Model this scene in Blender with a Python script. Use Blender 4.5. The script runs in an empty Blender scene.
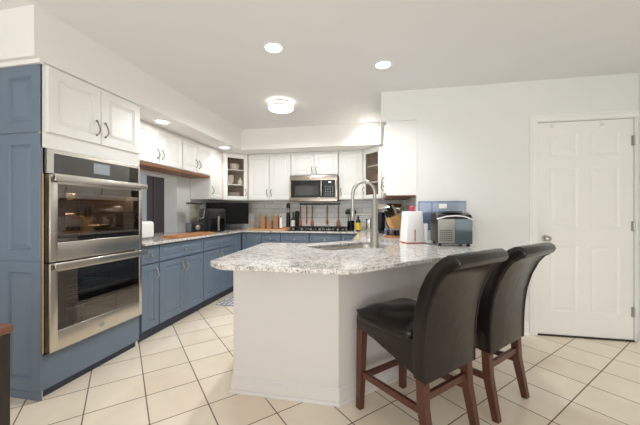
import bpy, bmesh, math, random
from math import radians as R, sin, cos, pi
from mathutils import Matrix, Vector
random.seed(4)
SC = bpy.context.scene
COL = SC.collection
CEIL = 2.44

# ---------------------------------------------------------------- camera
cam = bpy.data.objects.new('camera', bpy.data.cameras.new('camera'))
COL.objects.link(cam)
cam.data.sensor_width = 36.0
cam.data.lens = 36.0 * 295 / 640
cam.location = (0, 0, 1.175)
cam.rotation_euler = (R(90), 0, R(11.1))
cam.data.clip_start = 0.05
SC.camera = cam

# ---------------------------------------------------------------- world and light
w = bpy.data.worlds.new('world'); SC.world = w; w.use_nodes = True
bg = w.node_tree.nodes['Background']
bg.inputs[0].default_value = (0.97, 0.985, 1.0, 1)
bg.inputs[1].default_value = 0.8

def area(name, loc, rot, sx, sy, watts, col):
    l = bpy.data.lights.new(name, 'AREA'); l.shape = 'RECTANGLE'; l.size = sx; l.size_y = sy
    l.energy = watts; l.color = col
    o = bpy.data.objects.new(name, l); o.location = loc; o.rotation_euler = rot; COL.objects.link(o)
    return o
# added fill lamp behind the camera, in front of the unseen rear openings
area('rear_fill', (-0.3, -3.25, 1.25), (R(90), 0, 0), 4.2, 2.1, 38, (0.95, 0.98, 1.0))
# second added lamp, tilted up to brighten the ceiling; no patio exists
area('ceiling_fill', (-0.3, -3.2, 0.5), (R(135), 0, 0), 4.2, 0.8, 60, (0.96, 0.98, 1.0))
area('dining_fill', (-5.4, 3.0, 1.4), (R(90), 0, R(-90)), 2.2, 1.6, 18, (0.9, 0.95, 1.0))  # added lamp inside the dining room, which has no window
def point(name, loc, watts, col, rad=0.12):
    l = bpy.data.lights.new(name, 'POINT'); l.energy = watts; l.color = col; l.shadow_soft_size = rad
    o = bpy.data.objects.new(name, l); o.location = loc; COL.objects.link(o)
def spot(name, loc, watts, col, ang=120, blend=0.8, rad=0.06):
    l = bpy.data.lights.new(name, 'SPOT'); l.energy = watts; l.color = col
    l.spot_size = R(ang); l.spot_blend = blend; l.shadow_soft_size = rad
    o = bpy.data.objects.new(name, l); o.location = loc; COL.objects.link(o)

SC.view_settings.view_transform = 'Standard'
SC.view_settings.look = 'None'
SC.view_settings.gamma = 1.0
SC.view_settings.use_curve_mapping = False
SC.view_settings.exposure = 0.06
SC.cycles.max_bounces = 10
SC.cycles.diffuse_bounces = 6
SC.cycles.transparent_max_bounces = 12
SC.cycles.caustics_reflective = False
SC.cycles.caustics_refractive = False
SC.cycles.use_denoising = True

# ---------------------------------------------------------------- materials
def srgb(r, g, b):
    f = lambda c: (c/255/12.92) if c/255 <= 0.04045 else ((c/255+0.055)/1.055)**2.4
    return (f(r), f(g), f(b), 1)
MATS = {}
def mat(name, rgb, rough=0.5, metal=0.0, spec=0.5, var=0.04, scale=12, bump=0.0, coat=0.0, stretch=None):
    m = bpy.data.materials.new(name); m.use_nodes = True; nt = m.node_tree
    b = nt.nodes['Principled BSDF']
    c = srgb(*rgb)
    tc = nt.nodes.new('ShaderNodeTexCoord'); mp = nt.nodes.new('ShaderNodeMapping')
    if stretch: mp.inputs['Scale'].default_value = stretch
    nt.links.new(tc.outputs['Object'], mp.inputs[0])
    n = nt.nodes.new('ShaderNodeTexNoise'); n.inputs['Scale'].default_value = scale; n.inputs['Detail'].default_value = 4
    nt.links.new(mp.outputs[0], n.inputs['Vector'])
    r = nt.nodes.new('ShaderNodeValToRGB')
    r.color_ramp.elements[0].position = 0.3; r.color_ramp.elements[1].position = 0.7
    r.color_ramp.elements[0].color = tuple(x*(1-var) for x in c[:3])+(1,)
    r.color_ramp.elements[1].color = tuple(min(1, x*(1+var)) for x in c[:3])+(1,)
    nt.links.new(n.outputs['Fac'], r.inputs[0]); nt.links.new(r.outputs[0], b.inputs['Base Color'])
    b.inputs['Roughness'].default_value = rough; b.inputs['Metallic'].default_value = metal
    b.inputs['Specular IOR Level'].default_value = spec
    b.inputs['Coat Weight'].default_value = coat
    if bump:
        bp = nt.nodes.new('ShaderNodeBump'); bp.inputs['Strength'].default_value = bump; bp.inputs['Distance'].default_value = 0.004
        nt.links.new(n.outputs['Fac'], bp.inputs['Height']); nt.links.new(bp.outputs[0], b.inputs['Normal'])
    MATS[name] = m
    return m
def emit(name, rgb, strength):
    m = mat(name, rgb, 0.4); b = m.node_tree.nodes['Principled BSDF']
    b.inputs['Emission Color'].default_value = srgb(*rgb); b.inputs['Emission Strength'].default_value = strength
    return m
def glass(name, rgb, rough=0.02, alpha=0.25, spec=0.5):
    m = bpy.data.materials.new(name); m.use_nodes = True; nt = m.node_tree
    nt.nodes.remove(nt.nodes['Principled BSDF']); out = nt.nodes['Material Output']
    t = nt.nodes.new('ShaderNodeBsdfTransparent'); t.inputs[0].default_value = srgb(*rgb)
    g = nt.nodes.new('ShaderNodeBsdfGlossy'); g.inputs['Roughness'].default_value = rough
    f0 = nt.nodes.new('ShaderNodeLayerWeight'); f = nt.nodes.new('ShaderNodeMath'); f.operation = 'POWER'; f.inputs[1].default_value = 4.0; nt.links.new(f0.outputs['Facing'], f.inputs[0])
    ad = nt.nodes.new('ShaderNodeMath'); ad.operation = 'ADD'; ad.inputs[1].default_value = alpha; ad.use_clamp = True
    mx = nt.nodes.new('ShaderNodeMixShader')
    nt.links.new(f.outputs[0], ad.inputs[0]); nt.links.new(ad.outputs[0], mx.inputs[0])
    nt.links.new(t.outputs[0], mx.inputs[1]); nt.links.new(g.outputs[0], mx.inputs[2]); nt.links.new(mx.outputs[0], out.inputs[0])
    return m

M_WALL = mat('wall_paint', (233, 233, 230), 0.6, var=0.012, scale=2)
M_CEIL = mat('ceiling_paint', (232, 232, 232), 0.8, var=0.012, scale=2)
M_SOFFIT = mat('soffit_paint', (240, 238, 234), 0.6, var=0.01, scale=2)
M_WCAB = mat('white_cabinet_paint', (234, 233, 230), 0.35, var=0.01, scale=4)
M_TRIM = mat('trim_paint', (243, 242, 238), 0.4, var=0.01, scale=4)
M_BLUE = mat('blue_cabinet_paint', (106, 121, 138), 0.4, var=0.03, scale=5)
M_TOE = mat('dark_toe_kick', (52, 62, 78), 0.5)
M_PANEL = mat('peninsula_paint', (214, 209, 205), 0.45, var=0.012, scale=3)
M_STEEL = mat('stainless_steel', (204, 199, 191), 0.27, 1.0, var=0.03, scale=30, stretch=(1, 1, 14))
M_MWST = mat('steel_reflection_tint', (168, 158, 146), 0.27, 1.0, var=0.03, scale=30, stretch=(1, 1, 14))  # microwave steel, darkened and browned to imitate a golden reflection
M_IMST = mat('dull_steel', (150, 148, 142), 0.35, 0.8, var=0.05, scale=30)
M_CHROME = mat('brushed_nickel', (176, 174, 168), 0.3, 1.0, var=0.02)
M_BRONZE = mat('pewter_pull', (120, 112, 104), 0.3, 1.0, var=0.05)
M_BLACK = mat('black_plastic', (22, 22, 24), 0.35, var=0.1)
M_MATTE = mat('matte_black_screen', (9, 9, 11), 0.4, spec=0.15, var=0.1)
M_BLACKG = mat('black_gloss', (10, 10, 12), 0.12, var=0.1)
M_IRON = mat('cast_iron', (26, 26, 27), 0.55, var=0.2, scale=60, bump=0.2)
M_CAVITY = mat('oven_enamel', (78, 68, 60), 0.4, var=0.2, scale=20)
M_OGLASS = glass('oven_window_glass', (216, 206, 196), 0.02, 0.12)
M_PGLASS = mat('dark_control_glass', (62, 60, 57), 0.06, var=0.03, coat=0.4)
M_GLASS = glass('clear_glass', (250, 248, 246), 0.02, 0.02)
M_ACRYL = glass('clear_acrylic', (244, 243, 240), 0.03, 0.02)
M_BLUEPL = glass('pale_blue_plastic', (214, 222, 234), 0.1, 0.10)
M_SMOKE = mat('smoky_teal_panel', (112, 126, 132), 0.12, 0.5, var=0.06, scale=6)
M_LEATH = mat('dark_brown_leather', (27, 21, 18), 0.24, spec=0.42, var=0.14, scale=22, bump=0.4)
M_CHERRY = mat('cherry_wood', (82, 46, 34), 0.32, var=0.22, scale=9, stretch=(6, 6, 0.7))
M_BOARD = mat('warm_wood_board', (176, 120, 72), 0.4, var=0.2, scale=8, stretch=(1, 8, 8))
M_PINE = mat('pale_wood', (212, 164, 106), 0.45, var=0.14, scale=8, stretch=(1, 8, 8))
M_BAND = mat('orange_wood_band', (126, 82, 46), 0.45, var=0.15, scale=8, stretch=(8, 1, 8))
M_TABLE = mat('table_top_wood', (118, 78, 56), 0.3, var=0.2, scale=6, stretch=(8, 1, 8))
M_DKWOOD = mat('dark_table_wood', (48, 42, 36), 0.4, var=0.25, scale=8, stretch=(6, 6, 1))
M_CER = mat('cream_ceramic', (226, 222, 212), 0.3, var=0.03)
M_WHITE = mat('white_plastic', (242, 242, 240), 0.35, var=0.01)
M_RED = mat('red_plastic', (190, 40, 56), 0.4, var=0.05)
M_PINK = mat('pink_red_silicone', (214, 70, 92), 0.45, var=0.05)
M_YEL = mat('yellow_label', (236, 196, 40), 0.45, var=0.04)
M_KRAFT = mat('kraft_contents', (214, 164, 128), 0.8, var=0.18, scale=50, bump=0.3)
M_DARKBR = mat('dark_brown_door', (58, 38, 36), 0.5, var=0.12, scale=3)
M_DINE = mat('dining_wall_paint', (206, 208, 216), 0.7, var=0.01)
M_CABIN = mat('cabinet_interior', (230, 210, 190), 0.6, var=0.05)
M_SCREEN = emit('oven_display', (140, 146, 152), 0.2)
M_CLOCK = emit('microwave_clock', (240, 244, 250), 2.0)
M_LAMP = emit('lamp_diffuser', (255, 246, 230), 3.0)
M_LAMPW = emit('downlight_lens', (255, 252, 244), 9.0)
M_GRAY = mat('grey_plastic', (140, 142, 144), 0.35, var=0.04)
M_MOUND = mat('reddish_brown_mass', (150, 78, 62), 0.5, var=0.35, scale=30)
M_SPICE = mat('spice_mix', (96, 66, 58), 0.5, var=0.5, scale=40)
M_BLUEJ = mat('blue_jar', (60, 74, 104), 0.35, var=0.1)

def granite():
    m = bpy.data.materials.new('granite'); m.use_nodes = True; nt = m.node_tree; b = nt.nodes['Principled BSDF']; L = nt.links
    tc = nt.nodes.new('ShaderNodeTexCoord')
    def ramp(src, stops):
        r = nt.nodes.new('ShaderNodeValToRGB'); e = r.color_ramp.elements
        e[0].position, e[0].color = stops[0][0], srgb(*stops[0][1]); e[1].position, e[1].color = stops[-1][0], srgb(*stops[-1][1])
        for p, c in stops[1:-1]:
            q = e.new(p); q.color = srgb(*c)
        L.new(src, r.inputs[0]); return r.outputs[0]
    n1 = nt.nodes.new('ShaderNodeTexNoise'); n1.inputs['Scale'].default_value = 34; n1.inputs['Detail'].default_value = 6; n1.inputs['Roughness'].default_value = 0.7
    L.new(tc.outputs['Object'], n1.inputs['Vector'])
    c1 = ramp(n1.outputs['Fac'], [(0.28, (130, 126, 122)), (0.40, (188, 184, 180)), (0.50, (228, 226, 222)), (0.66, (246, 245, 243))])
    v = nt.nodes.new('ShaderNodeTexVoronoi'); v.inputs['Scale'].default_value = 190
    L.new(tc.outputs['Object'], v.inputs['Vector'])
    c2 = ramp(v.outputs['Color'], [(0.0, (40, 38, 38)), (0.12, (96, 86, 80)), (0.22, (196, 190, 184)), (0.55, (240, 238, 236)), (1.0, (255, 255, 255))])
    mx = nt.nodes.new('ShaderNodeMix'); mx.data_type = 'RGBA'; mx.blend_type = 'MULTIPLY'; mx.inputs[0].default_value = 0.85
    L.new(c1, mx.inputs[6]); L.new(c2, mx.inputs[7]); L.new(mx.outputs[2], b.inputs['Base Color'])
    b.inputs['Roughness'].default_value = 0.08
    return m
M_GRAN = granite()

def tile_floor():
    m = bpy.data.materials.new('floor_tile'); m.use_nodes = True; nt = m.node_tree; b = nt.nodes['Principled BSDF']; L = nt.links
    tc = nt.nodes.new('ShaderNodeTexCoord'); sp = nt.nodes.new('ShaderNodeSeparateXYZ'); L.new(tc.outputs['Object'], sp.inputs[0])
    def mth(op, a, bb=None, clamp=False):
        n = nt.nodes.new('ShaderNodeMath'); n.operation = op; n.use_clamp = clamp
        for i, x in enumerate((a, bb)):
            if x is None: continue
            if isinstance(x, (int, float)): n.inputs[i].default_value = x
            else: L.new(x, n.inputs[i])
        return n.outputs[0]
    x, y = sp.outputs[0], sp.outputs[1]
    P = mth('MULTIPLY', mth('SUBTRACT', x, y), 0.70711); Q = mth('MULTIPLY', mth('ADD', x, y), 0.70711)
    pu = mth('DIVIDE', mth('ADD', P, 0.651+0.308*20), 0.308); qu = mth('DIVIDE', mth('SUBTRACT', Q, 2.324-0.3137*30), 0.3137)
    def line(u, wdt):
        f = mth('FRACT', u); d = mth('MINIMUM', f, mth('SUBTRACT', 1.0, f))
        return mth('LESS_THAN', d, wdt)
    g = mth('MAXIMUM', line(pu, 0.0105), line(qu, 0.0105))
    cv = nt.nodes.new('ShaderNodeCombineXYZ'); L.new(mth('FLOOR', pu), cv.inputs[0]); L.new(mth('FLOOR', qu), cv.inputs[1])
    wn = nt.nodes.new('ShaderNodeTexWhiteNoise'); L.new(cv.outputs[0], wn.inputs['Vector'])
    n = nt.nodes.new('ShaderNodeTexNoise'); n.inputs['Scale'].default_value = 3.2; n.inputs['Detail'].default_value = 5; n.inputs['Distortion'].default_value = 1.0
    L.new(tc.outputs['Object'], n.inputs['Vector'])
    fac = mth('ADD', mth('MULTIPLY', n.outputs['Fac'], 0.7), mth('MULTIPLY', wn.outputs[0], 0.3))
    r = nt.nodes.new('ShaderNodeValToRGB'); e = r.color_ramp.elements
    e[0].position, e[0].color = 0.25, srgb(236, 219, 196); e[1].position, e[1].color = 0.75, srgb(248, 237, 219)
    L.new(fac, r.inputs[0])
    mx = nt.nodes.new('ShaderNodeMix'); mx.data_type = 'RGBA'; L.new(g, mx.inputs[0]); L.new(r.outputs[0], mx.inputs[6])
    mx.inputs[7].default_value = srgb(104, 84, 66)
    L.new(mx.outputs[2], b.inputs['Base Color'])
    L.new(mth('ADD', mth('MULTIPLY', g, 0.5), 0.2), b.inputs['Roughness'])
    bp = nt.nodes.new('ShaderNodeBump'); bp.inputs['Strength'].default_value = 0.3; bp.inputs['Distance'].default_value = 0.002
    L.new(mth('SUBTRACT', 1.0, g), bp.inputs['Height']); L.new(bp.outputs[0], b.inputs['Normal'])
    return m
M_TILE = tile_floor()

def splash():
    m = bpy.data.materials.new('grey_backsplash_tile'); m.use_nodes = True; nt = m.node_tree; b = nt.nodes['Principled BSDF']; L = nt.links
    tc = nt.nodes.new('ShaderNodeTexCoord'); mp = nt.nodes.new('ShaderNodeMapping'); mp.inputs['Rotation'].default_value = (R(90), 0, 0)
    # x+y along the wall, z up
    sp = nt.nodes.new('ShaderNodeSeparateXYZ'); L.new(tc.outputs['Object'], sp.inputs[0])
    ad = nt.nodes.new('ShaderNodeMath'); L.new(sp.outputs[0], ad.inputs[0]); L.new(sp.outputs[1], ad.inputs[1])
    cb = nt.nodes.new('ShaderNodeCombineXYZ'); L.new(ad.outputs[0], cb.inputs[0]); L.new(sp.outputs[2], cb.inputs[1])
    br = nt.nodes.new('ShaderNodeTexBrick'); L.new(cb.outputs[0], br.inputs['Vector'])
    br.inputs['Scale'].default_value = 1; br.inputs['Brick Width'].default_value = 0.305; br.inputs['Row Height'].default_value = 0.078
    br.inputs['Mortar Size'].default_value = 0.0025
    br.inputs['Color1'].default_value = srgb(244, 243, 238); br.inputs['Color2'].default_value = srgb(224, 224, 220); br.inputs['Mortar'].default_value = srgb(176, 176, 174)
    L.new(br.outputs[0], b.inputs['Base Color']); b.inputs['Roughness'].default_value = 0.2
    return m
M_SPLASH = splash()

def rugmat():
    m = bpy.data.materials.new('patterned_mat'); m.use_nodes = True; nt = m.node_tree; b = nt.nodes['Principled BSDF']; L = nt.links
    tc = nt.nodes.new('ShaderNodeTexCoord'); v = nt.nodes.new('ShaderNodeTexVoronoi'); v.feature = 'DISTANCE_TO_EDGE'; v.inputs['Scale'].default_value = 16; v.inputs['Randomness'].default_value = 0.35
    L.new(tc.outputs['Object'], v.inputs['Vector'])
    r = nt.nodes.new('ShaderNodeValToRGB'); e = r.color_ramp.elements
    e[0].position, e[0].color = 0.10, srgb(120, 124, 134); e[1].position, e[1].color = 0.2, srgb(226, 224, 222)
    L.new(v.outputs['Distance'], r.inputs[0]); L.new(r.outputs[0], b.inputs['Base Color']); b.inputs['Roughness'].default_value = 0.9
    return m
M_RUG = rugmat()

# ---------------------------------------------------------------- mesh helpers
class MB:
    """Collects shapes; build() links them as ONE mesh object."""
    def __init__(s, mx=None): s.bm = bmesh.new(); s.mx = mx
    def _add(s, verts, faces, mx=None):
        M = mx or s.mx
        vs = [s.bm.verts.new((M @ Vector(v)) if M else v) for v in verts]
        for f in faces:
            try: s.bm.faces.new([vs[i] for i in f])
            except ValueError: pass
        return s
    def box(s, x0, x1, y0, y1, z0, z1, bev=0.0, mx=None):
        if x0 > x1: x0, x1 = x1, x0
        if y0 > y1: y0, y1 = y1, y0
        if bev <= 0:
            v = [(x, y, z) for z in (z0, z1) for y in (y0, y1) for x in (x0, x1)]
            return s._add(v, [(0, 2, 3, 1), (4, 5, 7, 6), (0, 1, 5, 4), (2, 6, 7, 3), (0, 4, 6, 2), (1, 3, 7, 5)], mx)
        t = bmesh.new()
        bmesh.ops.create_cube(t, size=1, matrix=Matrix.Translation(((x0+x1)/2, (y0+y1)/2, (z0+z1)/2)) @ Matrix.Diagonal((x1-x0, y1-y0, z1-z0, 1)))
        bmesh.ops.bevel(t, geom=t.edges[:], offset=bev, segments=3, affect='EDGES', profile=0.5)
        s.merge(t, mx); return s
    def merge(s, t, mx=None):
        t.verts.index_update()
        s._add([v.co.copy() for v in t.verts], [[v.index for v in f.verts] for f in t.faces], mx); t.free()
    def lathe(s, prof, c=(0, 0, 0), n=24, axis='z', mx=None, cap=True):
        vs = []; fs = []
        for r, h in prof:
            for i in range(n):
                a = 2*pi*i/n
                p = (r*cos(a), r*sin(a), h)
                if axis == 'y': p = (p[0], p[2], p[1])
                elif axis == 'x': p = (p[2], p[0], p[1])
                vs.append((p[0]+c[0], p[1]+c[1], p[2]+c[2]))
        for k in range(len(prof)-1):
            for i in range(n):
                j = (i+1) % n
                fs.append((k*n+i, k*n+j, (k+1)*n+j, (k+1)*n+i))
        if cap:
            fs.append(tuple(range(n))[::-1]); fs.append(tuple((len(prof)-1)*n+i for i in range(n)))
        return s._add(vs, fs, mx)
    def tube(s, pts, r, n=10, mx=None, cap=True):
        pts = [Vector(p) for p in pts]; rs = r if isinstance(r, (list, tuple)) else [r]*len(pts)
        vs = []; fs = []; prev = None
        for i, p in enumerate(pts):
            d = (pts[min(i+1, len(pts)-1)]-pts[max(i-1, 0)]).normalized()
            if prev is None:
                a = d.orthogonal().normalized()
            else:
                a = (prev-d*prev.dot(d)).normalized()
            prev = a; b = d.cross(a)
            for k in range(n):
                t = 2*pi*k/n
                vs.append(p+(a*cos(t)+b*sin(t))*rs[i])
        for i in range(len(pts)-1):
            for k in range(n):
                j = (k+1) % n
                fs.append((i*n+k, i*n+j, (i+1)*n+j, (i+1)*n+k))
        if cap:
            fs.append(tuple(range(n))[::-1]); fs.append(tuple((len(pts)-1)*n+k for k in range(n)))
        return s._add(vs, fs, mx)
    def bar(s, p, q, w0, w1=None, mx=None, up=(0, 0, 1)):
        """square bar from p to q, half widths (a,b) at both ends"""
        w1 = w1 or w0; p, q = Vector(p), Vector(q); d = (q-p).normalized(); u = Vector(up)
        if abs(d.dot(u)) > 0.9: u = Vector((0, 1, 0))
        a = d.cross(u).normalized(); b = a.cross(d)
        vs = []
        for c, ww in ((p, w0), (q, w1)):
            for sa, sb in ((-1, -1), (1, -1), (1, 1), (-1, 1)): vs.append(c+a*sa*ww[0]+b*sb*ww[1])
        t = bmesh.new(); bv = [t.verts.new(v) for v in vs]
        for f in ((3, 2, 1, 0), (4, 5, 6, 7), (0, 1, 5, 4), (1, 2, 6, 5), (2, 3, 7, 6), (3, 0, 4, 7)): t.faces.new([bv[i] for i in f])
        bmesh.ops.bevel(t, geom=t.edges[:], offset=min(w0+w1)*0.18, segments=2, affect='EDGES', profile=0.5)
        s.merge(t, mx); return s
    def prism(s, poly, z0, z1, mx=None, cap=True, axis='z', bev=0.0, seg=3):
        """polygon extruded; axis 'x': poly is (y,z) and runs along x"""
        n = len(poly); t = bmesh.new()
        f3 = (lambda p, h: (p[0], p[1], h)) if axis == 'z' else ((lambda p, h: (h, p[0], p[1])) if axis == 'x' else (lambda p, h: (p[0], h, p[1])))
        a = [t.verts.new(f3(p, z0)) for p in poly]; b = [t.verts.new(f3(p, z1)) for p in poly]
        caps = []
        if cap: caps = [t.faces.new(a[::-1]), t.faces.new(b)]
        for i in range(n): t.faces.new((a[i], a[(i+1) % n], b[(i+1) % n], b[i]))
        bmesh.ops.recalc_face_normals(t, faces=t.faces[:])
        if bev and caps:
            es = {e for f in caps for e in f.edges}
            bmesh.ops.bevel(t, geom=list(es), offset=bev, segments=seg, affect='EDGES', profile=0.5)
        s.merge(t, mx); return s
    def door(s, x0, x1, z0, z1, y0=0.0, t=0.02, st=0.055, mx=None, raised=True, dp=0.007):
        """raised panel door; the face looks to -y at y0, the back is at y0+t"""
        def ring(ins, y): return [(x0+ins, y, z0+ins), (x1-ins, y, z0+ins), (x1-ins, y, z1-ins), (x0+ins, y, z1-ins)]
        st = min(st, (x1-x0)*0.3, (z1-z0)*0.3)
        rings = [ring(0, y0+t), ring(0, y0+0.003), ring(0.003, y0), ring(st, y0), ring(st+dp*0.9, y0+dp)]
        if raised:
            q = min(0.022, (x1-x0-2*st)*0.25, (z1-z0-2*st)*0.25)
            rings += [ring(st+0.004+dp*0.9, y0+dp), ring(st+0.004+dp*0.9+q, y0+0.0015)]
        vs = [v for r in rings for v in r]; fs = [(3, 2, 1, 0)]
        for k in range(len(rings)-1):
            for i in range(4):
                j = (i+1) % 4; fs.append((k*4+i, k*4+j, (k+1)*4+j, (k+1)*4+i))
        m = (len(rings)-1)*4; fs.append((m, m+1, m+2, m+3))
        t2 = bmesh.new(); bv = [t2.verts.new(v) for v in vs]
        for f in fs: t2.faces.new([bv[i] for i in f])
        bmesh.ops.recalc_face_normals(t2, faces=t2.faces[:])
        s.merge(t2, mx); return s
    def build(s, name, m, parent=None, smooth=None, label=None, sub=0):
        bmesh.ops.recalc_face_normals(s.bm, faces=s.bm.faces[:]) if smooth is not False else None
        me = bpy.data.meshes.new(name); s.bm.to_mesh(me); s.bm.free()
        me.materials.append(m)
        if smooth:
            me.shade_smooth() if hasattr(me, 'shade_smooth') else None
            try: me.set_sharp_from_angle(angle=R(smooth if smooth > 1 else 35))
            except Exception: pass
        o = bpy.data.objects.new(name, me); COL.objects.link(o)
        if parent: o.parent = parent
        if label: o['label'] = label
        if sub:
            md = o.modifiers.new('s', 'SUBSURF'); md.levels = sub; md.render_levels = sub
        return o

def tag(o, label, cat, group=None):
    o['label'] = label; o['category'] = cat
    if group: o['group'] = group
    return o
def struct(o): o['kind'] = 'structure'; return o
def thing(name, label, cat, loc=(0, 0, 0), rot=0.0, group=None):
    o = bpy.data.objects.new(name, None); o.empty_display_size = 0.05; COL.objects.link(o)
    o.location = loc; o.rotation_euler = (0, 0, R(rot))
    return tag(o, label, cat, group)
def copy_tree(o, parent=None):
    c = o.copy(); COL.objects.link(c)
    if parent: c.parent = parent
    for ch in [k for k in bpy.data.objects if k.parent == o]: copy_tree(ch, c)
    return c
bx = lambda *a, **k: MB().box(*a, **k)

# ================================================================ the room
XW, YB = -2.70, 4.83            # kitchen left wall, back wall
XR, YD = 0.395, 3.17            # kitchen right wall, wall with the door
XE, YR = 2.31, -3.3            # right end of the room, rear wall
CT = 0.90                       # counter top height
struct(bx(-6, 3.2, YR-0.2, 5.2, -0.1, 0).build('floor', M_TILE))
struct(bx(-6, 3.2, YR-0.2, 5.2, CEIL, CEIL+0.1).build('ceiling', M_CEIL))
# left wall with the pass-through opening (Y 2.30-3.59, z counter-1.65)
wl = MB(); T = 0.20
wl.box(XW-T, XW, YR, 2.30, 0, CEIL); wl.box(XW-T, XW, 3.59, YB+0.1, 0, CEIL)
wl.box(XW-T, XW, 2.30, 3.59, 0, CT-0.03); wl.box(XW-T, XW, 2.30, 3.59, 1.65, CEIL)
struct(wl.build('wall_left', M_WALL))
struct(bx(XW, XR+0.12, YB, YB+0.1, 0, CEIL).build('wall_back', M_WALL))
# door wall, with the opening of the door left out
DX0, DX1, DH = 1.497, 2.285, 2.035
wd = MB()
wd.box(XR, DX0, YD, YD+0.12, 0, CEIL); wd.box(DX0, DX1, YD, YD+0.12, DH, CEIL); wd.box(DX1, XE+0.12, YD, YD+0.12, 0, CEIL)
wd.box(XR, XR+0.12, YD+0.12, YB, 0, CEIL)
struct(wd.build('wall_far', M_WALL))
struct(bx(XE, XE+0.12, YR, YD, 0, CEIL).build('wall_right', M_WALL))
# rear wall with two wide window openings
wr = MB()
wr.box(XW, -2.4, YR-0.12, YR, 0, CEIL); wr.box(1.8, XE, YR-0.12, YR, 0, CEIL); wr.box(-2.4, 1.8, YR-0.12, YR, 2.3, CEIL); wr.box(-2.4, 1.8, YR-0.12, YR, 0, 0.2)
wr.box(-0.4, -0.2, YR-0.12, YR, 0.2, 2.3)
struct(wr.build('wall_rear', M_WALL))
# dining room beyond the pass-through
dn = MB(); dn.box(-5.6, -5.5, 0.5, 5.2, 0, CEIL); dn.box(-5.5, XW-T, 4.4, 4.5, 0, CEIL); dn.box(-5.5, XW-T, 0.5, 0.6, 0, CEIL)
struct(dn.build('wall_dining', M_DINE))

# soffits
sf = MB()
SL, SB, SRX = -2.05, 4.20, 0.035
sf.box(XW, SL, 1.425, YB, 2.13, CEIL); struct(sf.build('ceiling_soffit_left', M_SOFFIT))
struct(bx(SL, SRX, SB, YB, 2.13, CEIL).build('ceiling_soffit_back', M_SOFFIT))
struct(bx(SRX, XR, YD, YB, 2.13, CEIL).build('ceiling_soffit_right', M_WALL))
# backsplash tiles
bs = MB(); bs.box(XW+0.008, XR-0.008, YB-0.008, YB, CT, 1.37); bs.box(XW, XW+0.008, 3.87, YB, CT, 1.37); bs.box(XR-0.008, XR, YD+0.01, YB, CT, 1.37)
struct(bs.build('wall_backsplash', M_SPLASH))
# baseboards
def baseboard(name, p, q, nrm):
    """baseboard of ogee profile from p to q on the floor, standing proud to the side nrm"""
    p, q, nrm = Vector((*p, 0)), Vector((*q, 0)), Vector((*nrm, 0)).normalized()
    prof = [(0, 0), (0.026, 0), (0.026, 0.012), (0.018, 0.024), (0.013, 0.028), (0.013, 0.088), (0.009, 0.098), (0.009, 0.108), (0.004, 0.118), (0, 0.12)]
    m = MB(); vs = [c+nrm*a+Vector((0, 0, h)) for c in (p, q) for a, h in prof]; n = len(prof)
    fs = [(i, (i+1) % n, n+(i+1) % n, n+i) for i in range(n)]+[tuple(range(n))[::-1], tuple(n+i for i in range(n))]
    m._add(vs, fs); return m
struct(baseboard('b', (0.64, YD), (DX0-0.075, YD), (0, -1)).build('baseboard_far', M_TRIM))
struct(baseboard('b', (XE, YR), (XE, YD-0.03), (-1, 0)).build('baseboard_right', M_TRIM))
# casing round the door
cs = MB()
def casing(x0, x1, z0, z1): cs.box(x0, x1, YD-0.017, YD, z0, z1, 0.004)
casing(DX0-0.07, DX0-0.0462, 0, DH+0.0448); casing(DX0-0.046, DX0-0.004, 0, DH+0.0038)
casing(DX0-0.07, XE-0.002, DH+0.045, DH+0.07); casing(DX0-0.046, XE-0.002, DH+0.004, DH+0.0448); 
struct(cs.build('trim_door_casing', M_TRIM))

# door_1: six panel door
DY = YD+0.012
def six_panel():
    t = bmesh.new()
    m = MB()
    x0, x1, z0, z1 = DX0+0.004, DX1-0.004, 0.016, DH-0.004
    m.box(x0, x1, DY+0.008, DY+0.038, z0, z1)
    W = x1-x0; st = 0.105; mid = 0.10
    cols = [(x0+st, (x0+x1)/2-mid/2), ((x0+x1)/2+mid/2, x1-st)]
    rows = [(0.235, 0.86), (1.03, 1.60), (1.71, 1.925)]
    # stiles and rails
    m.box(x0, x0+st, DY, DY+0.008, z0, z1); m.box(x1-st, x1, DY, DY+0.008, z0, z1); m.box((x0+x1)/2-mid/2, (x0+x1)/2+mid/2, DY, DY+0.008, z0, z1)
    zs = [z0]+[k for r in rows for k in r]+[z1]
    for a, b in cols:
        for i in range(0, len(zs), 2): m.box(a, b, DY, DY+0.008, zs[i], zs[i+1])
        for r0, r1 in rows:
            vs = []; fs = []
            for ins, yy in ((0, 0.0), (0.014, 0.006), (0.018, 0.006), (0.05, 0.001)):
                vs += [(a+ins, DY+yy, r0+ins), (b-ins, DY+yy, r0+ins), (b-ins, DY+yy, r1-ins), (a+ins, DY+yy, r1-ins)]
            for k in range(3):
                for i in range(4): fs.append((k*4+i, k*4+(i+1) % 4, k*4+4+(i+1) % 4, k*4+4+i))
            fs.append((12, 13, 14, 15)); m._add(vs, fs)
    return m
struct(bx(DX0, DX1, YD+0.001, YD+0.119, 0.0005, 0.013).build('trim_gap_shadow', M_DKWOOD))  # dark strip added to imitate the shadow gap under the door
door1 = struct(six_panel().build('door_1', M_TRIM))
kn = MB(); kx, kz = DX0+0.07, 0.93
kn.lathe([(0.03, 0), (0.03, -0.006), (0.011, -0.01), (0.011, -0.035), (0.022, -0.042), (0.027, -0.055), (0.024, -0.068), (0.012, -0.075)], (kx, DY, kz), 20, 'y')
kn.build('door_knob', M_CHROME, door1, smooth=40)
for z in (0.27, 1.05, 1.83):
    MB().lathe([(0.008, z-0.045), (0.008, z+0.045)], (DX1-0.002, DY-0.006, 0), 10).box(DX1-0.022, DX1-0.004, DY-0.004, DY-0.0005, z-0.045, z+0.045).build('hinge', M_CHROME, door1)
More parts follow.
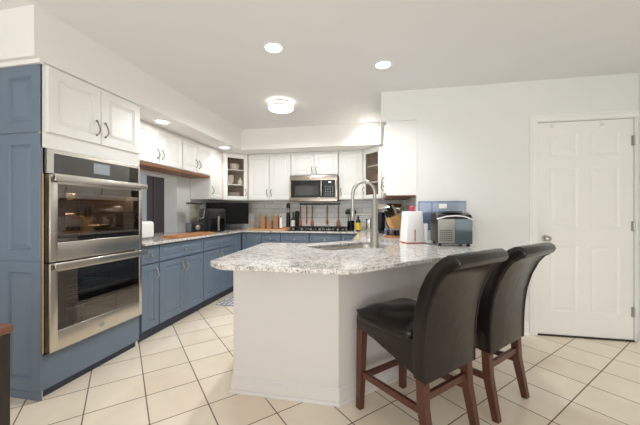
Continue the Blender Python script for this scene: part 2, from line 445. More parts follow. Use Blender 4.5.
for i, x in enumerate((1.62, 2.03)):
    h = MB(); h.box(x-0.012, x+0.012, DY-0.004, DY-0.001, DH-0.05, DH-0.003); h.box(x-0.012, x+0.012, DY-0.03, DY-0.004, DH-0.05, DH-0.046); h.box(x-0.012, x+0.012, DY-0.033, DY-0.03, DH-0.05, DH-0.03)
    tag(h.build('over_door_hook', M_WHITE), ['small white hook over the top left of the white door', 'small white hook over the top right of the white door'][i], 'hook', 'over door hooks')

# ================================================================ cabinets
def handle(parent, x, z, m=None, L=0.10, horiz=False, y=0.0):
    b = MB(); n = 11; pts = []
    for i in range(n):
        t = i/(n-1); yy = y-0.004-0.024*sin(pi*t)**0.7; off = 0.006*sin(2*pi*t)
        pts.append((x+off, yy, z-L/2+L*t))
    b.tube(pts, [0.0055-0.0015*abs(2*i/(n-1)-1) for i in range(n)], 8)
    for zz in (z-L/2, z+L/2): b.lathe([(0.008, y-0.0005), (0.008, y-0.005), (0.004, y-0.008)], (x, 0, zz), 10, 'y')
    return b.build('handle', m or M_CHROME, parent, smooth=40)
def knob(parent, x, z, y=0.0):
    b = MB(); b.lathe([(0.008, y-0.0005), (0.006, y-0.012), (0.015, y-0.017), (0.017, y-0.023), (0.012, y-0.028)], (x, 0, z), 14, 'y')
    return b.build('knob', M_CHROME, parent, smooth=40)
def cabinet(label, loc, rot, W, D, z0, z1, fronts, m, cat='cabinet', name='cabinet', toe=0.0, group=None, pull=None, extras=None, backin=0.0):
    """Origin at the left end of the face; local x to the right, y into the cabinet. fronts: (kind,x0,x1,z0,z1,pull spec)"""
    t = thing(name, label, cat, loc, rot, group)
    b = MB(); b.box(0.001, W-0.001, 0.0205, D, z0+toe, z1)
    b.build('body', m, t)
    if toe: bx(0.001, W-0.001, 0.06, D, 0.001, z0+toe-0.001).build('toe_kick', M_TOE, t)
    for kind, x0, x1, a, c, hp in fronts:
        nm = {'door': 'door', 'drawer': 'drawer', 'panel': 'panel'}[kind]
        f = MB(); f.door(x0+0.003, x1-0.003, a, c, 0, 0.02, 0.055 if kind != 'drawer' else 0.028)
        o = f.build(nm, m, t)
        if hp:
            if hp[0] == 'knob': knob(o, hp[1], hp[2])
            else: handle(o, hp[1], hp[2], pull)
    return t

# --- tall oven cabinet ------------------------------------------------------
XF = -2.06
oc = thing('oven_cabinet', 'tall wall oven cabinet with blue side, white doors above and blue panel below', 'cabinet', (XF, 1.463, 0), 90)
Wc = 0.78
cb = MB()  # carcass, hollow where the ovens sit: sides, shelf, top
cb.box(0.012, 0.03, 0.02, 0.635, 0.0, 2.115); cb.box(Wc-0.018, Wc, 0.02, 0.635, 0.0, 2.115)
cb.box(0.03, Wc-0.018, 0.02, 0.635, 1.59, 2.115); cb.box(0.03, Wc-0.018, 0.05, 0.635, 0.06, 0.27); cb.box(0.03, Wc-0.018, 0.62, 0.635, 0.27, 1.59)
cb.build('body', M_WCAB, oc)
bx(0.004, Wc, 0.0, 0.02, 1.585, 2.115).build('face_frame', M_WCAB, oc)
MB().box(0.004, Wc, 0.004, 0.05, 0.055, 0.272).build('lower_panel', M_BLUE, oc, label='flat blue panel under the ovens')
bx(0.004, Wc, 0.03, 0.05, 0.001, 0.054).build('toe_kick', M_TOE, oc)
for i, (a, c, hx) in enumerate(((0.032, 0.394, 0.360), (0.398, 0.768, 0.430))):
    f = MB(); f.door(a, c, 1.685, 2.1, -0.02, 0.02, 0.06); o = f.build('door', M_WCAB, oc); handle(o, hx, 1.80, M_BRONZE, 0.105, y=-0.02)
# blue end panel, facing the camera: its own local frame (face looks to -Y in the world = -x here)
e = MB()
# face in oven-cabinet coordinates: plane x=0, runs y 0..0.64
mxE = Matrix(((0, 1, 0, 0), (-1, 0, 0, 0.64), (0, 0, 1, 0), (0, 0, 0, 1)))
for ya, yb in ((0.0, 0.318), (0.318, 0.64)):
    for za, zb in ((1.678, 2.10), (0.868, 1.674), (0.05, 0.868)): e.door(ya, yb, za, zb, 0.0, 0.012, 0.07, mx=mxE, dp=0.010)
e.box(0.0005, 0.012, 0.0, 0.64, 0.0, 0.05)
e.build('end_panel', M_BLUE, oc, label='blue three panel side of the cabinet')
bx(-0.012, 0.013, -0.012, 0.64, 2.101, 2.129).box(0.013, Wc, -0.012, 0.02, 2.116, 2.129).build('top_moulding', M_SOFFIT, oc)
bx(0.0125, 0.019, -0.004, 0.004, 0.29, 1.42).build('wood_edge_strip', M_PINE, oc, label='narrow raw wood strip beside the ovens')

# --- double wall oven -------------------------------------------------------
ov = thing('double_wall_oven', 'stainless double wall oven with two dark glass doors built into tall cabinet', 'oven', (XF, 1.463, 0), 90)
O0, O1 = 0.036, 0.778
hs = MB(); hs.box(O0+0.012, O1-0.022, 0.6, 0.615, 0.275, 1.585); hs.box(O0+0.012, O0+0.02, 0.022, 0.6, 0.275, 1.585); hs.box(O1-0.03, O1-0.022, 0.022, 0.6, 0.275, 1.585)
for z in (0.275, 0.84, 1.38): hs.box(O0+0.02, O1-0.03, 0.022, 0.6, z, z+0.02 if z > 0.3 else z+0.06)
hs.box(O0+0.02, O1-0.03, 0.022, 0.6, 1.56, 1.585)
hs.build('oven_cavity', M_CAVITY, ov)
bx(O0, O1, -0.006, 0.0205, 1.425, 1.583, 0.002).build('control_panel', M_STEEL, ov)
cg = bx(0.08, 0.757, -0.010, -0.0065, 1.43, 1.557).build('control_glass', M_PGLASS, ov)
bx(0.345, 0.475, -0.012, -0.0105, 1.462, 1.538).build('display', M_SCREEN, cg)
def oven_door(z0, z1, g0, g1, hz, badge):
    d = MB(); y0, y1 = -0.03, 0.018
    d.box(O0, 0.083, y0, y1, z0, z1, 0.003); d.box(0.745, O1, y0, y1, z0, z1, 0.003)
    d.box(0.080, 0.748, y0, y1, z0, g0, 0.003); d.box(0.080, 0.748, y0, y1, g1, z1, 0.003)
    o = d.build('oven_door', M_STEEL, ov, smooth=30)
    bx(0.0835, 0.7445, -0.0285, -0.0245, g0+0.0005, g1-0.0005).build('window', M_OGLASS, o)
    fr = MB(); gi0, gi1 = g0+0.035, g1-0.06
    fr.box(0.0835, 0.135, -0.022, -0.018, g0, g1); fr.box(0.69, 0.7445, -0.022, -0.018, g0, g1); fr.box(0.135, 0.69, -0.022, -0.018, g0, gi0); fr.box(0.135, 0.69, -0.022, -0.018, gi1, g1)
    fr.build('window_mask', M_PGLASS, o)
    h = MB(); h.box(O0+0.004, O1+0.025, -0.066, -0.050, hz-0.021, hz+0.021, 0.003)
    h.box(O0+0.02, O0+0.05, -0.051, -0.0305, hz-0.011, hz+0.011); h.box(O1-0.05, O1-0.02, -0.051, -0.0305, hz-0.011, hz+0.011)
    hh = h.build('handle', M_STEEL, o, smooth=30)
    bx(O0+0.002, O0+0.0038, -0.064, -0.052, hz-0.013, hz+0.013).build('handle_cap', M_BLACK, hh)
    if badge:
        MB().lathe([(0.0, y0-0.0035), (0.017, y0-0.003), (0.019, y0-0.0005)], (0.395, 0, z0+0.055), 24, 'y').build('badge', M_GRAY, o, smooth=40)
    for zz in (gi0+0.06, gi0+0.16):
        r = MB()
        for k in range(13): r.tube([(0.09+k*0.05, 0.05, zz), (0.09+k*0.05, 0.56, zz)], 0.0025, 6)
        for yy in (0.05, 0.3, 0.56): r.tube([(0.06, yy, zz), (0.73, yy, zz)], 0.004, 6)
        r.build('oven_rack', M_CHROME, ov)
oven_door(0.858, 1.418, 0.98, 1.36, 1.398, False)
oven_door(0.283, 0.848, 0.41, 0.792, 0.828, True)

fd = thing('oven_tray', 'tray with reddish brown food on the rack behind the upper oven glass', 'mound', (XF-0.16, 1.455+0.25, 1.078), 90)  # grey tray with a domed, lumpy reddish brown top, inside the upper oven
MB().box(-0.12, 0.14, -0.09, 0.15, 0.0, 0.05, 0.008).build('tray', M_GRAY, fd)
g = bmesh.new(); bmesh.ops.create_grid(g, x_segments=16, y_segments=12, size=1)
for v in g.verts: v.co = Vector((0.01+v.co.x*0.12, 0.03+v.co.y*0.11, 0.055+0.04*(1-v.co.x**4)*(1-v.co.y**4)+random.uniform(-0.008, 0.008)))
m = MB(); m.merge(g); m.build('mound', M_MOUND, fd, smooth=80)
point('oven_lamp_light', (XF-0.3, 1.475+0.42, 1.30), 4.0, (1.0, 0.75, 0.5), 0.03)
# --- left upper cabinets ----------------------------------------------------
XU, DU = -2.37, 0.325
def upper_pair(label, y0, y1, z0, z1=2.125, group=None, pull=M_BRONZE, band=True):
    W = y1-y0; mid = W/2
    t = cabinet(label, (XU, y0, 0), 90, W, DU, z0, z1, [('door', 0.004, mid, z0+0.01, z1-0.03, ('h', mid-0.035, z0+0.12)), ('door', mid, W-0.004, z0+0.01, z1-0.03, ('h', mid+0.035, z0+0.12))], M_WCAB, pull=pull)
    if band: bx(0.001, W-0.001, 0.006, 0.30, z0-0.03, z0-0.001).build('wood_underside', M_BAND, t, label='unpainted orange wood underside')
    return t
upper_pair('short white two door cabinet over the pass-through, next to the ovens', 2.475, 3.255, 1.70)
upper_pair('short white two door cabinet over the pass-through, farther from the ovens', 3.26, 3.865, 1.70)
cabinet('tall narrow white one door cabinet between the short cabinets and the glass corner cabinet', (XU, 3.87, 0), 90, 0.345, DU, 1.37, 2.125,
        [('door', 0.004, 0.34, 1.38, 2.10, ('h', 0.05, 1.50))], M_WCAB, pull=M_BRONZE)
# --- corner cabinets with glass doors --------------------------------------
def corner(label, A, B, rot, wallpts, hx):
    """diagonal corner cabinet: face from A to B, wallpts the other corners"""
    t = thing('corner_cabinet', label, 'cabinet', (A[0], A[1], 0), rot)
    inv = Matrix.Rotation(R(-rot), 3, 'Z')
    loc = [(inv @ Vector((p[0]-A[0], p[1]-A[1], 0))).to_2d() for p in [A, B]+wallpts]
    W = loc[1][0]; n = len(loc); z0, z1 = 1.37, 2.125
    b = MB(); cen = sum((Vector(p) for p in loc), Vector((0, 0)))/n
    for i in range(1, n):            # wall panels
        p, q = Vector(loc[i]), Vector(loc[(i+1) % n]); nn = (cen-(p+q)/2).normalized(); d = (q-p).normalized(); nn = (nn-d*nn.dot(d)).normalized()*0.012
        b.prism([p, q, q+nn, p+nn], z0, z1)
    ins = [Vector(p)+(cen-Vector(p)).normalized()*0.018 for p in loc]
    b.build('body', M_CABIN, t)
    o = MB().prism(loc, z0, z0+0.018).prism(loc, z1-0.018, z1)
    o.box(0, 0.04, 0.0, 0.018, z0+0.018, z1-0.018); o.box(W-0.04, W, 0.0, 0.018, z0+0.018, z1-0.018); o.box(0.04, W-0.04, 0, 0.018, z0+0.018, z0+0.04); o.box(0.04, W-0.04, 0, 0.018, z1-0.05, z1-0.018)
    o.build('face_frame', M_WCAB, t)
    for z in (1.615, 1.855): MB().prism([p+(cen-p).normalized()*0.01 if i > 1 else p+Vector((0.02 if i == 0 else -0.02, 0.025)) for i, p in enumerate(ins)], z, z+0.016).build('shelf', M_WCAB, t)
    d = MB(); x0, x1, a, c, st = 0.012, W-0.012, z0+0.01, z1-0.03, 0.055
    d.box(x0, x0+st, -0.02, -0.0005, a, c, 0.003); d.box(x1-st, x1, -0.02, -0.0005, a, c, 0.003); d.box(x0+st, x1-st, -0.02, -0.0005, a, a+st, 0.003); d.box(x0+st, x1-st, -0.02, -0.0005, c-st, c, 0.003)
    dd = d.build('door', M_WCAB, t, label='white framed glass door')
    bx(x0+st+0.0005, x1-st-0.0005, -0.012, -0.008, a+st+0.0005, c-st-0.0005).build('glass_pane', M_GLASS, dd)
    handle(dd, x1-0.026 if hx > 0 else x0+0.026, 1.50, M_BRONZE, y=-0.02)
    return t
corner('left corner cabinet with glass door and cream crockery inside', (-2.37, 4.22), (-2.09, 4.50), 45, [(-2.09, YB-0.01), (XW+0.01, YB-0.01), (XW+0.01, 4.22)], 1)
corner('right corner cabinet with glass door, behind the tap', (-0.215, 4.50), (0.065, 4.22), -45, [(XR-0.01, 4.22), (XR-0.01, YB-0.01), (-0.215, YB-0.01)], -1)
# --- back upper cabinets ----------------------------------------------------
def back_upper(label, x0, x1, z0, doors):
    fr = []
    for a, c, hx in doors: fr.append(('door', a-x0+0.002, c-x0-0.002, z0+0.01, 2.095, ('h', hx-x0, z0+(0.12 if z0 < 1.5 else 0.08))))
    return cabinet(label, (x0, 4.50, 0), 0, x1-x0, 0.32, z0, 2.125, fr, M_WCAB, pull=M_BRONZE)
back_upper('white two door wall cabinet between the left glass corner cabinet and the microwave', -2.085, -1.36, 1.37, [(-2.075, -1.715, -1.75), (-1.715, -1.362, -1.68)])
back_upper('short white two door cabinet above the microwave', -1.355, -0.60, 1.755, [(-1.353, -0.977, -1.01), (-0.977, -0.60, -0.945)])
back_upper('white one door wall cabinet right of the microwave', -0.595, -0.22, 1.37, [(-0.59, -0.222, -0.555)])
# --- right upper cabinet with plain end panel -------------------------------
ru = thing('cabinet', 'white wall cabinet seen end-on above the knife block, wood underside', 'cabinet', (0.068, 4.215, 0), -90)
bx(0.001, 1.035, 0.0205, 0.32, 1.37, 2.125).build('body', M_WCAB, ru)
for a, c, hx in ((0.004, 0.515, 0.46), (0.52, 1.03, 0.985)):
    o = MB().door(a, c, 1.38, 2.095, 0, 0.02).build('door', M_WCAB, ru); handle(o, hx, 1.50, M_BRONZE)
MB().box(1.0355, 1.043, 0.03, 0.322, 1.355, 2.12).box(1.0355, 1.05, 0.018, 0.04, 1.355, 2.125).box(1.0355, 1.05, 0.31, 0.326, 1.355, 2.125).box(1.0355, 1.05, 0.04, 0.31, 2.105, 2.125).build('end_panel', M_WCAB, ru)
bx(0.001, 1.035, 0.02, 0.32, 1.35, 1.369).build('wood_underside', M_BAND, ru, label='unpainted wood underside')

# --- base cabinets ----------------------------------------------------------
DB = 0.62
def base(label, loc, rot, W, drawers, doors):
    fr = []
    for a, c in drawers: fr.append(('drawer', a, c, 0.705, 0.862, ('knob', (a+c)/2, 0.777)))
    for a, c, hx, top in doors: fr.append(('door', a, c, 0.105, 0.692 if not top else 0.862, ('h', hx, (0.60 if not top else 0.76)) if hx else None))
    return cabinet(label, loc, rot, W, DB, 0, 0.8735, fr, M_BLUE, toe=0.095)
base('narrow blue base cabinet of one drawer and door right beside the ovens', (XF, 2.265, 0), 90, 0.218, [(0.002, 0.217)], [(0.002, 0.217, 0.18, False)])
base('wide blue base cabinet below the wooden cutting board', (XF, 2.485, 0), 90, 0.735, [(0.002, 0.733)], [(0.002, 0.367, 0.33, False), (0.368, 0.733, 0.405, False)])
base('wide blue base cabinet below the blender and air fryer', (XF, 3.222, 0), 90, 0.733, [(0.002, 0.731)], [(0.002, 0.366, 0.33, False), (0.367, 0.731, 0.403, False)])
base('narrow blue corner base panel at the far end of the left counter', (XF, 3.957, 0), 90, 0.258, [], [(0.004, 0.256, None, True)])
YF = 4.22
base('narrow blue one door base cabinet below the black monitor', (-2.056, YF, 0), 0, 0.321, [], [(0.0, 0.078, None, True), (0.08, 0.319, 0.28, True)])
base('blue drawer base cabinet below the canister tray', (-1.733, YF, 0), 0, 0.303, [(0.002, 0.301)], [(0.002, 0.301, 0.26, False)])
base('blue drawer base cabinet below the left half of the cooktop', (-1.428, YF, 0), 0, 0.438, [(0.002, 0.436)], [(0.002, 0.219, 0.18, False), (0.22, 0.436, 0.255, False)])
base('blue drawer base cabinet below the right half of the cooktop', (-0.988, YF, 0), 0, 0.466, [(0.002, 0.464)], [(0.002, 0.233, 0.195, False), (0.234, 0.464, 0.27, False)])
base('narrow blue one door base cabinet below the black utensil crock', (-0.52, YF, 0), 0, 0.272, [], [(0.002, 0.27, 0.04, True)])
base('blue base cabinet under the right hand counter below the stand mixer', (-0.235, 4.21, 0), -90, 1.02, [(0.01, 1.0)], [(0.01, 0.505, 0.46, False), (0.506, 1.0, 0.55, False)])

# --- peninsula --------------------------------------------------------------
pn = thing('kitchen_peninsula', 'white painted peninsula base with baseboard under the granite counter', 'peninsula', (-0.235, 1.79, 0))
def shift(p): return (p[0]+0.235, p[1]-1.79)
poly = [(-0.93, 1.79), (-0.235, 1.79), (0.60, 2.625), (0.60, 3.165), (-0.225, 3.165), (-0.225, 2.945), (-0.60, 2.575), (-0.93, 2.575)]
MB().prism([shift(p) for p in poly], 0.0, 0.8735, cap=False).build('body', M_PANEL, pn)
pb = MB()
def bbm(pts):
    prof = [(0, 0.001), (0.022, 0.001), (0.022, 0.010), (0.016, 0.020), (0.011, 0.022), (0.011, 0.080), (0.007, 0.086), (0.007, 0.096), (0.002, 0.104), (0, 0.106)]
    P = [Vector(shift(p)) for p in pts]; n = len(prof); vs = []
    for i, p in enumerate(P):
        d0 = (P[i]-P[i-1]).normalized() if i else (P[1]-P[0]).normalized(); d1 = (P[i+1]-P[i]).normalized() if i < len(P)-1 else d0
        n0 = Vector((d0.y, -d0.x)); n1 = Vector((d1.y, -d1.x)); nm = (n0+n1).normalized(); nm /= nm.dot(n0)
        for a, h in prof: q = p+nm*(a+0.0005); vs.append((q.x, q.y, h))
    fs = []
    for i in range(len(P)-1):
        for k in range(n): fs.append((i*n+k, i*n+(k+1) % n, (i+1)*n+(k+1) % n, (i+1)*n+k))
    fs += [tuple(range(n))[::-1], tuple((len(P)-1)*n+k for k in range(n))]
    pb._add(vs, fs)
bbm([(-0.93, 2.55), (-0.93, 1.79), (-0.235, 1.79), (0.60, 2.625), (0.60, 3.14)])
pb.build('baseboard', M_PANEL, pn)

# --- worktop ----------------------------------------------------------------
SK0 = Vector((-0.345, 2.095)); SE = Vector((1, 1)).normalized(); SN = Vector((-1, 1)).normalized()
def rrect(u0, u1, v0, v1, r, n=5):
    out = []
    for cx, cy, a0 in ((u1-r, v0+r, -90), (u1-r, v1-r, 0), (u0+r, v1-r, 90), (u0+r, v0+r, 180)):
        for k in range(n+1):
            a = R(a0+90*k/n); out.append((cx+r*cos(a), cy+r*sin(a)))
    return out
def sk(uv): p = SK0+SE*uv[0]+SN*uv[1]; return (p.x, p.y)
SINK = rrect(0.0, 0.70, 0.0, 0.36, 0.07)
def worktop():
    outer = [(-2.03, 2.27), (-2.03, 4.19), (-0.26, 4.19), (-0.26, 2.90), (-0.60, 2.56), (-0.985, 2.56), (-1.02, 2.52), (-0.945, 1.545), (-0.93, 1.515), (-0.905, 1.487), (-0.83, 1.425), (-0.79, 1.41),
             (-0.17, 1.41), (-0.14, 1.415), (-0.115, 1.435), (0.72, 2.27), (0.75, 2.33), (0.75, 3.162), (0.4, 3.162), (0.386, 3.18), (0.386, 4.82), (-2.69, 4.82), (-2.69, 3.58), (-2.93, 3.58), (-2.93, 2.31), (-2.69, 2.31), (-2.69, 2.27)]
    t = bmesh.new(); z0, z1 = 0.874, CT
    def loop(pts): 
        vs = [t.verts.new((x, y, z1)) for x, y in pts]
        return [t.edges.new((vs[i], vs[(i+1) % len(vs)])) for i in range(len(vs))]
    es = loop(outer)+loop([sk(p) for p in SINK])
    r = bmesh.ops.triangle_fill(t, edges=es, use_beauty=True, use_dissolve=False)
    fs = [f for f in r['geom'] if isinstance(f, bmesh.types.BMFace)]
    ex = bmesh.ops.extrude_face_region(t, geom=fs)
    bmesh.ops.translate(t, verts=[v for v in ex['geom'] if isinstance(v, bmesh.types.BMVert)], vec=(0, 0, z0-z1))
    bmesh.ops.recalc_face_normals(t, faces=t.faces[:])
    m = MB(); m.merge(t); return m
wt = worktop().build('granite_worktop', M_GRAN)
bv = wt.modifiers.new('b', 'BEVEL'); bv.width = 0.006; bv.segments = 3; bv.limit_method = 'ANGLE'; bv.angle_limit = R(50)
tag(wt, 'speckled grey granite worktop running round the kitchen onto the peninsula', 'countertop')

# --- sink and tap -----------------------------------------------------------
sinkt = thing('kitchen_sink', 'stainless undermount sink let into the granite peninsula', 'sink', (SK0.x, SK0.y, 0.873), 45)
b = MB(); top = rrect(-0.006, 0.706, -0.006, 0.366, 0.07); low = rrect(0.02, 0.68, 0.02, 0.34, 0.06); inn = rrect(-0.004, 0.704, -0.004, 0.364, 0.07); inl = rrect(0.022, 0.678, 0.022, 0.338, 0.06); n = len(top)
vs = [(*p, 0) for p in rrect(-0.02, 0.72, -0.02, 0.38, 0.08)]+[(*p, 0) for p in inn]+[(*p, -0.19) for p in inl]
fs = [(k*n+i, k*n+(i+1) % n, (k+1)*n+(i+1) % n, (k+1)*n+i) for k in range(2) for i in range(n)]+[tuple(2*n+i for i in range(n))]
b._add(vs, fs); b.build('bowl', M_STEEL, sinkt)
MB().lathe([(0.0, -0.188), (0.045, -0.187), (0.045, -0.189)], (0.35, 0.18, 0), 20).build('drain', M_CHROME, sinkt)
tp = thing('kitchen_tap', 'tall brushed steel spring-neck tap behind the sink', 'tap', (-0.025, 2.36, CT), 0)
MB().lathe([(0.038, 0), (0.038, 0.006), (0.033, 0.014), (0.031, 0.12), (0.026, 0.13), (0.023, 0.37), (0.019, 0.38)], n=20).build('post', M_CHROME, tp, smooth=40)
neck = []
ang = R(172); dx, dy = cos(ang), sin(ang); RR = 0.088
for k in range(25):
    a = pi*k/24; neck.append((dx*(RR-RR*cos(a)), dy*(RR-RR*cos(a)), 0.42+RR*1.15*sin(a)))
neck = [(0, 0, 0.36)]+neck+[(dx*2*RR, dy*2*RR, 0.36), (dx*2*RR, dy*2*RR, 0.30)]
nk = MB().tube(neck, 0.0125, 12); 
for k in range(0, len(neck)-1):
    p, q = Vector(neck[k]), Vector(neck[k+1]); steps = 3
    for j in range(steps):
        c = p.lerp(q, j/steps); d = (q-p).normalized(); nk.tube([c-d*0.0018, c+d*0.0018], 0.0148, 10)
nk.build('spring_neck', M_CHROME, tp, smooth=40)
MB().lathe([(0.015, 0.31), (0.018, 0.30), (0.018, 0.215), (0.015, 0.21)], (dx*2*RR, dy*2*RR, 0), 16).build('spray_head', M_CHROME, tp, smooth=40)
MB().tube([(0, 0, 0.255), (dx*2*RR, dy*2*RR, 0.255)], 0.007, 8).build('spray_arm', M_CHROME, tp, smooth=40)
MB().tube([(0.02, -0.005, 0.08), (0.055, -0.01, 0.085), (0.085, -0.012, 0.11)], 0.006, 8).build('lever', M_CHROME, tp, smooth=40)

# --- microwave --------------------------------------------------------------
mw = thing('microwave', 'stainless over-range microwave with dark window above the cooktop', 'microwave', (-1.353, 4.43, 1.345), 0)
Wm, Hm = 0.752, 0.40
bx(0.002, Wm-0.002, 0.021, 0.385, 0.012, Hm).build('body', M_BLACK, mw)
fm = MB(); fm.box(0, Wm, -0.004, 0.02, 0.0, 0.062, 0.003); fm.box(0, Wm, -0.004, 0.02, 0.325, Hm, 0.003); fm.box(0, 0.022, -0.004, 0.02, 0.06, 0.327, 0.003); fm.box(0.715, Wm, -0.004, 0.02, 0.06, 0.327, 0.003)
fm.build('front_frame', M_MWST, mw, smooth=30)
bx(0.0225, 0.53, -0.002, 0.018, 0.0625, 0.3245).build('door', M_BLACKG, mw)
bx(0.085, 0.455, -0.0045, -0.0025, 0.095, 0.245).build('window', M_PGLASS, mw, label='grey tinted window')
cp = bx(0.531, 0.7145, -0.002, 0.018, 0.0625, 0.3245).build('control_panel', M_BLACKG, mw)
bx(0.615, 0.655, -0.0035, -0.0025, 0.287, 0.300).build('clock_display', M_CLOCK, cp)
kp = MB()
for i in range(4):
    for j in range(6): kp.box(0.562+i*0.036, 0.580+i*0.036, -0.003, -0.0022, 0.09+j*0.027, 0.097+j*0.027)
kp.build('keypad', M_GRAY, cp)
MB().tube([(0.51, -0.005, 0.066), (0.51, -0.036, 0.085), (0.51, -0.042, 0.19), (0.51, -0.036, 0.305), (0.51, -0.005, 0.322)], 0.011, 10).build('handle', M_STEEL, mw, smooth=40)
MB().lathe([(0, -0.0065), (0.011, -0.006), (0.012, -0.0042)], (0.335, 0, 0.362), 18, 'y').build('badge', M_WHITE, mw)
bx(0.05, Wm-0.05, 0.03, 0.33, 0.0, 0.0115).build('vent_grille', M_BLACK, mw)

# --- cooktop ----------------------------------------------------------------
ct = thing('gas_cooktop', 'black gas cooktop with iron grates and a row of steel knobs', 'cooktop', (-0.90, 4.50, CT), 0)
MB().box(-0.425, 0.44, -0.255, 0.245, 0.0005, 0.014, 0.004).build('cooktop_plate', M_BLACKG, ct)
for i in range(3):
    g = MB(); x0, x1 = -0.415+i*0.285, -0.14+i*0.285
    for yy in (-0.165, 0.03, 0.225): g.box(x0, x1, yy-0.008, yy+0.008, 0.036, 0.050)
    for k in range(4): xx = x0+0.008+k*(x1-x0-0.016)/3; g.box(xx-0.008, xx+0.008, -0.165, 0.225, 0.034, 0.051)
    for xx in (x0+0.01, x1-0.01):
        for yy in (-0.16, 0.22): g.box(xx-0.008, xx+0.008, yy-0.008, yy+0.008, 0.0145, 0.036)
    g.build('grate', M_IRON, ct)
for i, (x, y) in enumerate(((-0.29, -0.07), (-0.29, 0.13), (0, 0.03), (0.29, -0.07), (0.29, 0.13))):
    MB().lathe([(0.05, 0.0145), (0.05, 0.02), (0.035, 0.022), (0.035, 0.03), (0.0, 0.032)], (x, y, 0), 18).build('burner', M_IRON, ct, smooth=40)
for i in range(6):
    x = -0.35+i*0.135
    MB().lathe([(0.020, 0.0145), (0.020, 0.022), (0.017, 0.040), (0.0, 0.042)], (x, -0.215, 0), 14).build('knob', M_CHROME, ct, smooth=40)

# ================================================================ ceiling lamps
fl = thing('ceiling_light', 'round flush ceiling lamp with glowing drum and metal bands, over the kitchen', 'lamp', (-1.09, 3.23, CEIL), 0)
MB().lathe([(0.05, -0.0005), (0.05, -0.02), (0.10, -0.02)], n=32).build('mount', M_WHITE, fl)
MB().lathe([(0.135, -0.021), (0.145, -0.025), (0.145, -0.075), (0.135, -0.085), (0.07, -0.098), (0.0, -0.10)], n=40).build('diffuser', M_LAMP, fl, smooth=40)
for z in (-0.032, -0.07):
    MB().lathe([(0.147, z+0.006), (0.152, z+0.006), (0.152, z-0.006), (0.147, z-0.006), (0.147, z+0.006)], n=40, cap=False).build('metal_band', M_CHROME, fl, smooth=40)
spot('flush_lamp_light', (-1.09, 3.23, CEIL-0.12), 62, (0.97, 0.985, 0.985), 176, 0.3, 0.14)
def downlight(label, x, y, z, watts, col=(0.96, 0.985, 1.0), ang=140, r=0.062):
    t = thing('recessed_downlight', label, 'lamp', (x, y, z), 0, None)
    MB().lathe([(r+0.018, -0.0005), (r+0.018, -0.004), (r, -0.006), (r, -0.0005)], n=32, cap=False).build('trim_ring', M_WHITE, t, smooth=40)
    MB().lathe([(0.0, -0.0032), (r*0.6, -0.003), (r-0.001, -0.001), (r-0.001, -0.0005)], n=32, cap=False).build('lens', M_LAMPW, t, smooth=40)
    spot('downlight_light', (x, y, z-0.02), watts, col, ang)
downlight('recessed ceiling downlight nearest the camera, above the middle of the room', -0.785, 2.15, CEIL, 66)
downlight('recessed ceiling downlight above the right side of the peninsula', 0.045, 2.58, CEIL, 38)
downlight('recessed downlight close against the soffits, in the ceiling above the right counter', -0.14, 4.08, CEIL, 34, (1, 0.95, 0.84))
downlight('recessed soffit downlight beside the oven cabinet', -2.22, 2.72, 2.13, 9)
downlight('recessed soffit downlight in front of the left glass corner cabinet', -2.2, 3.97, 2.13, 9)

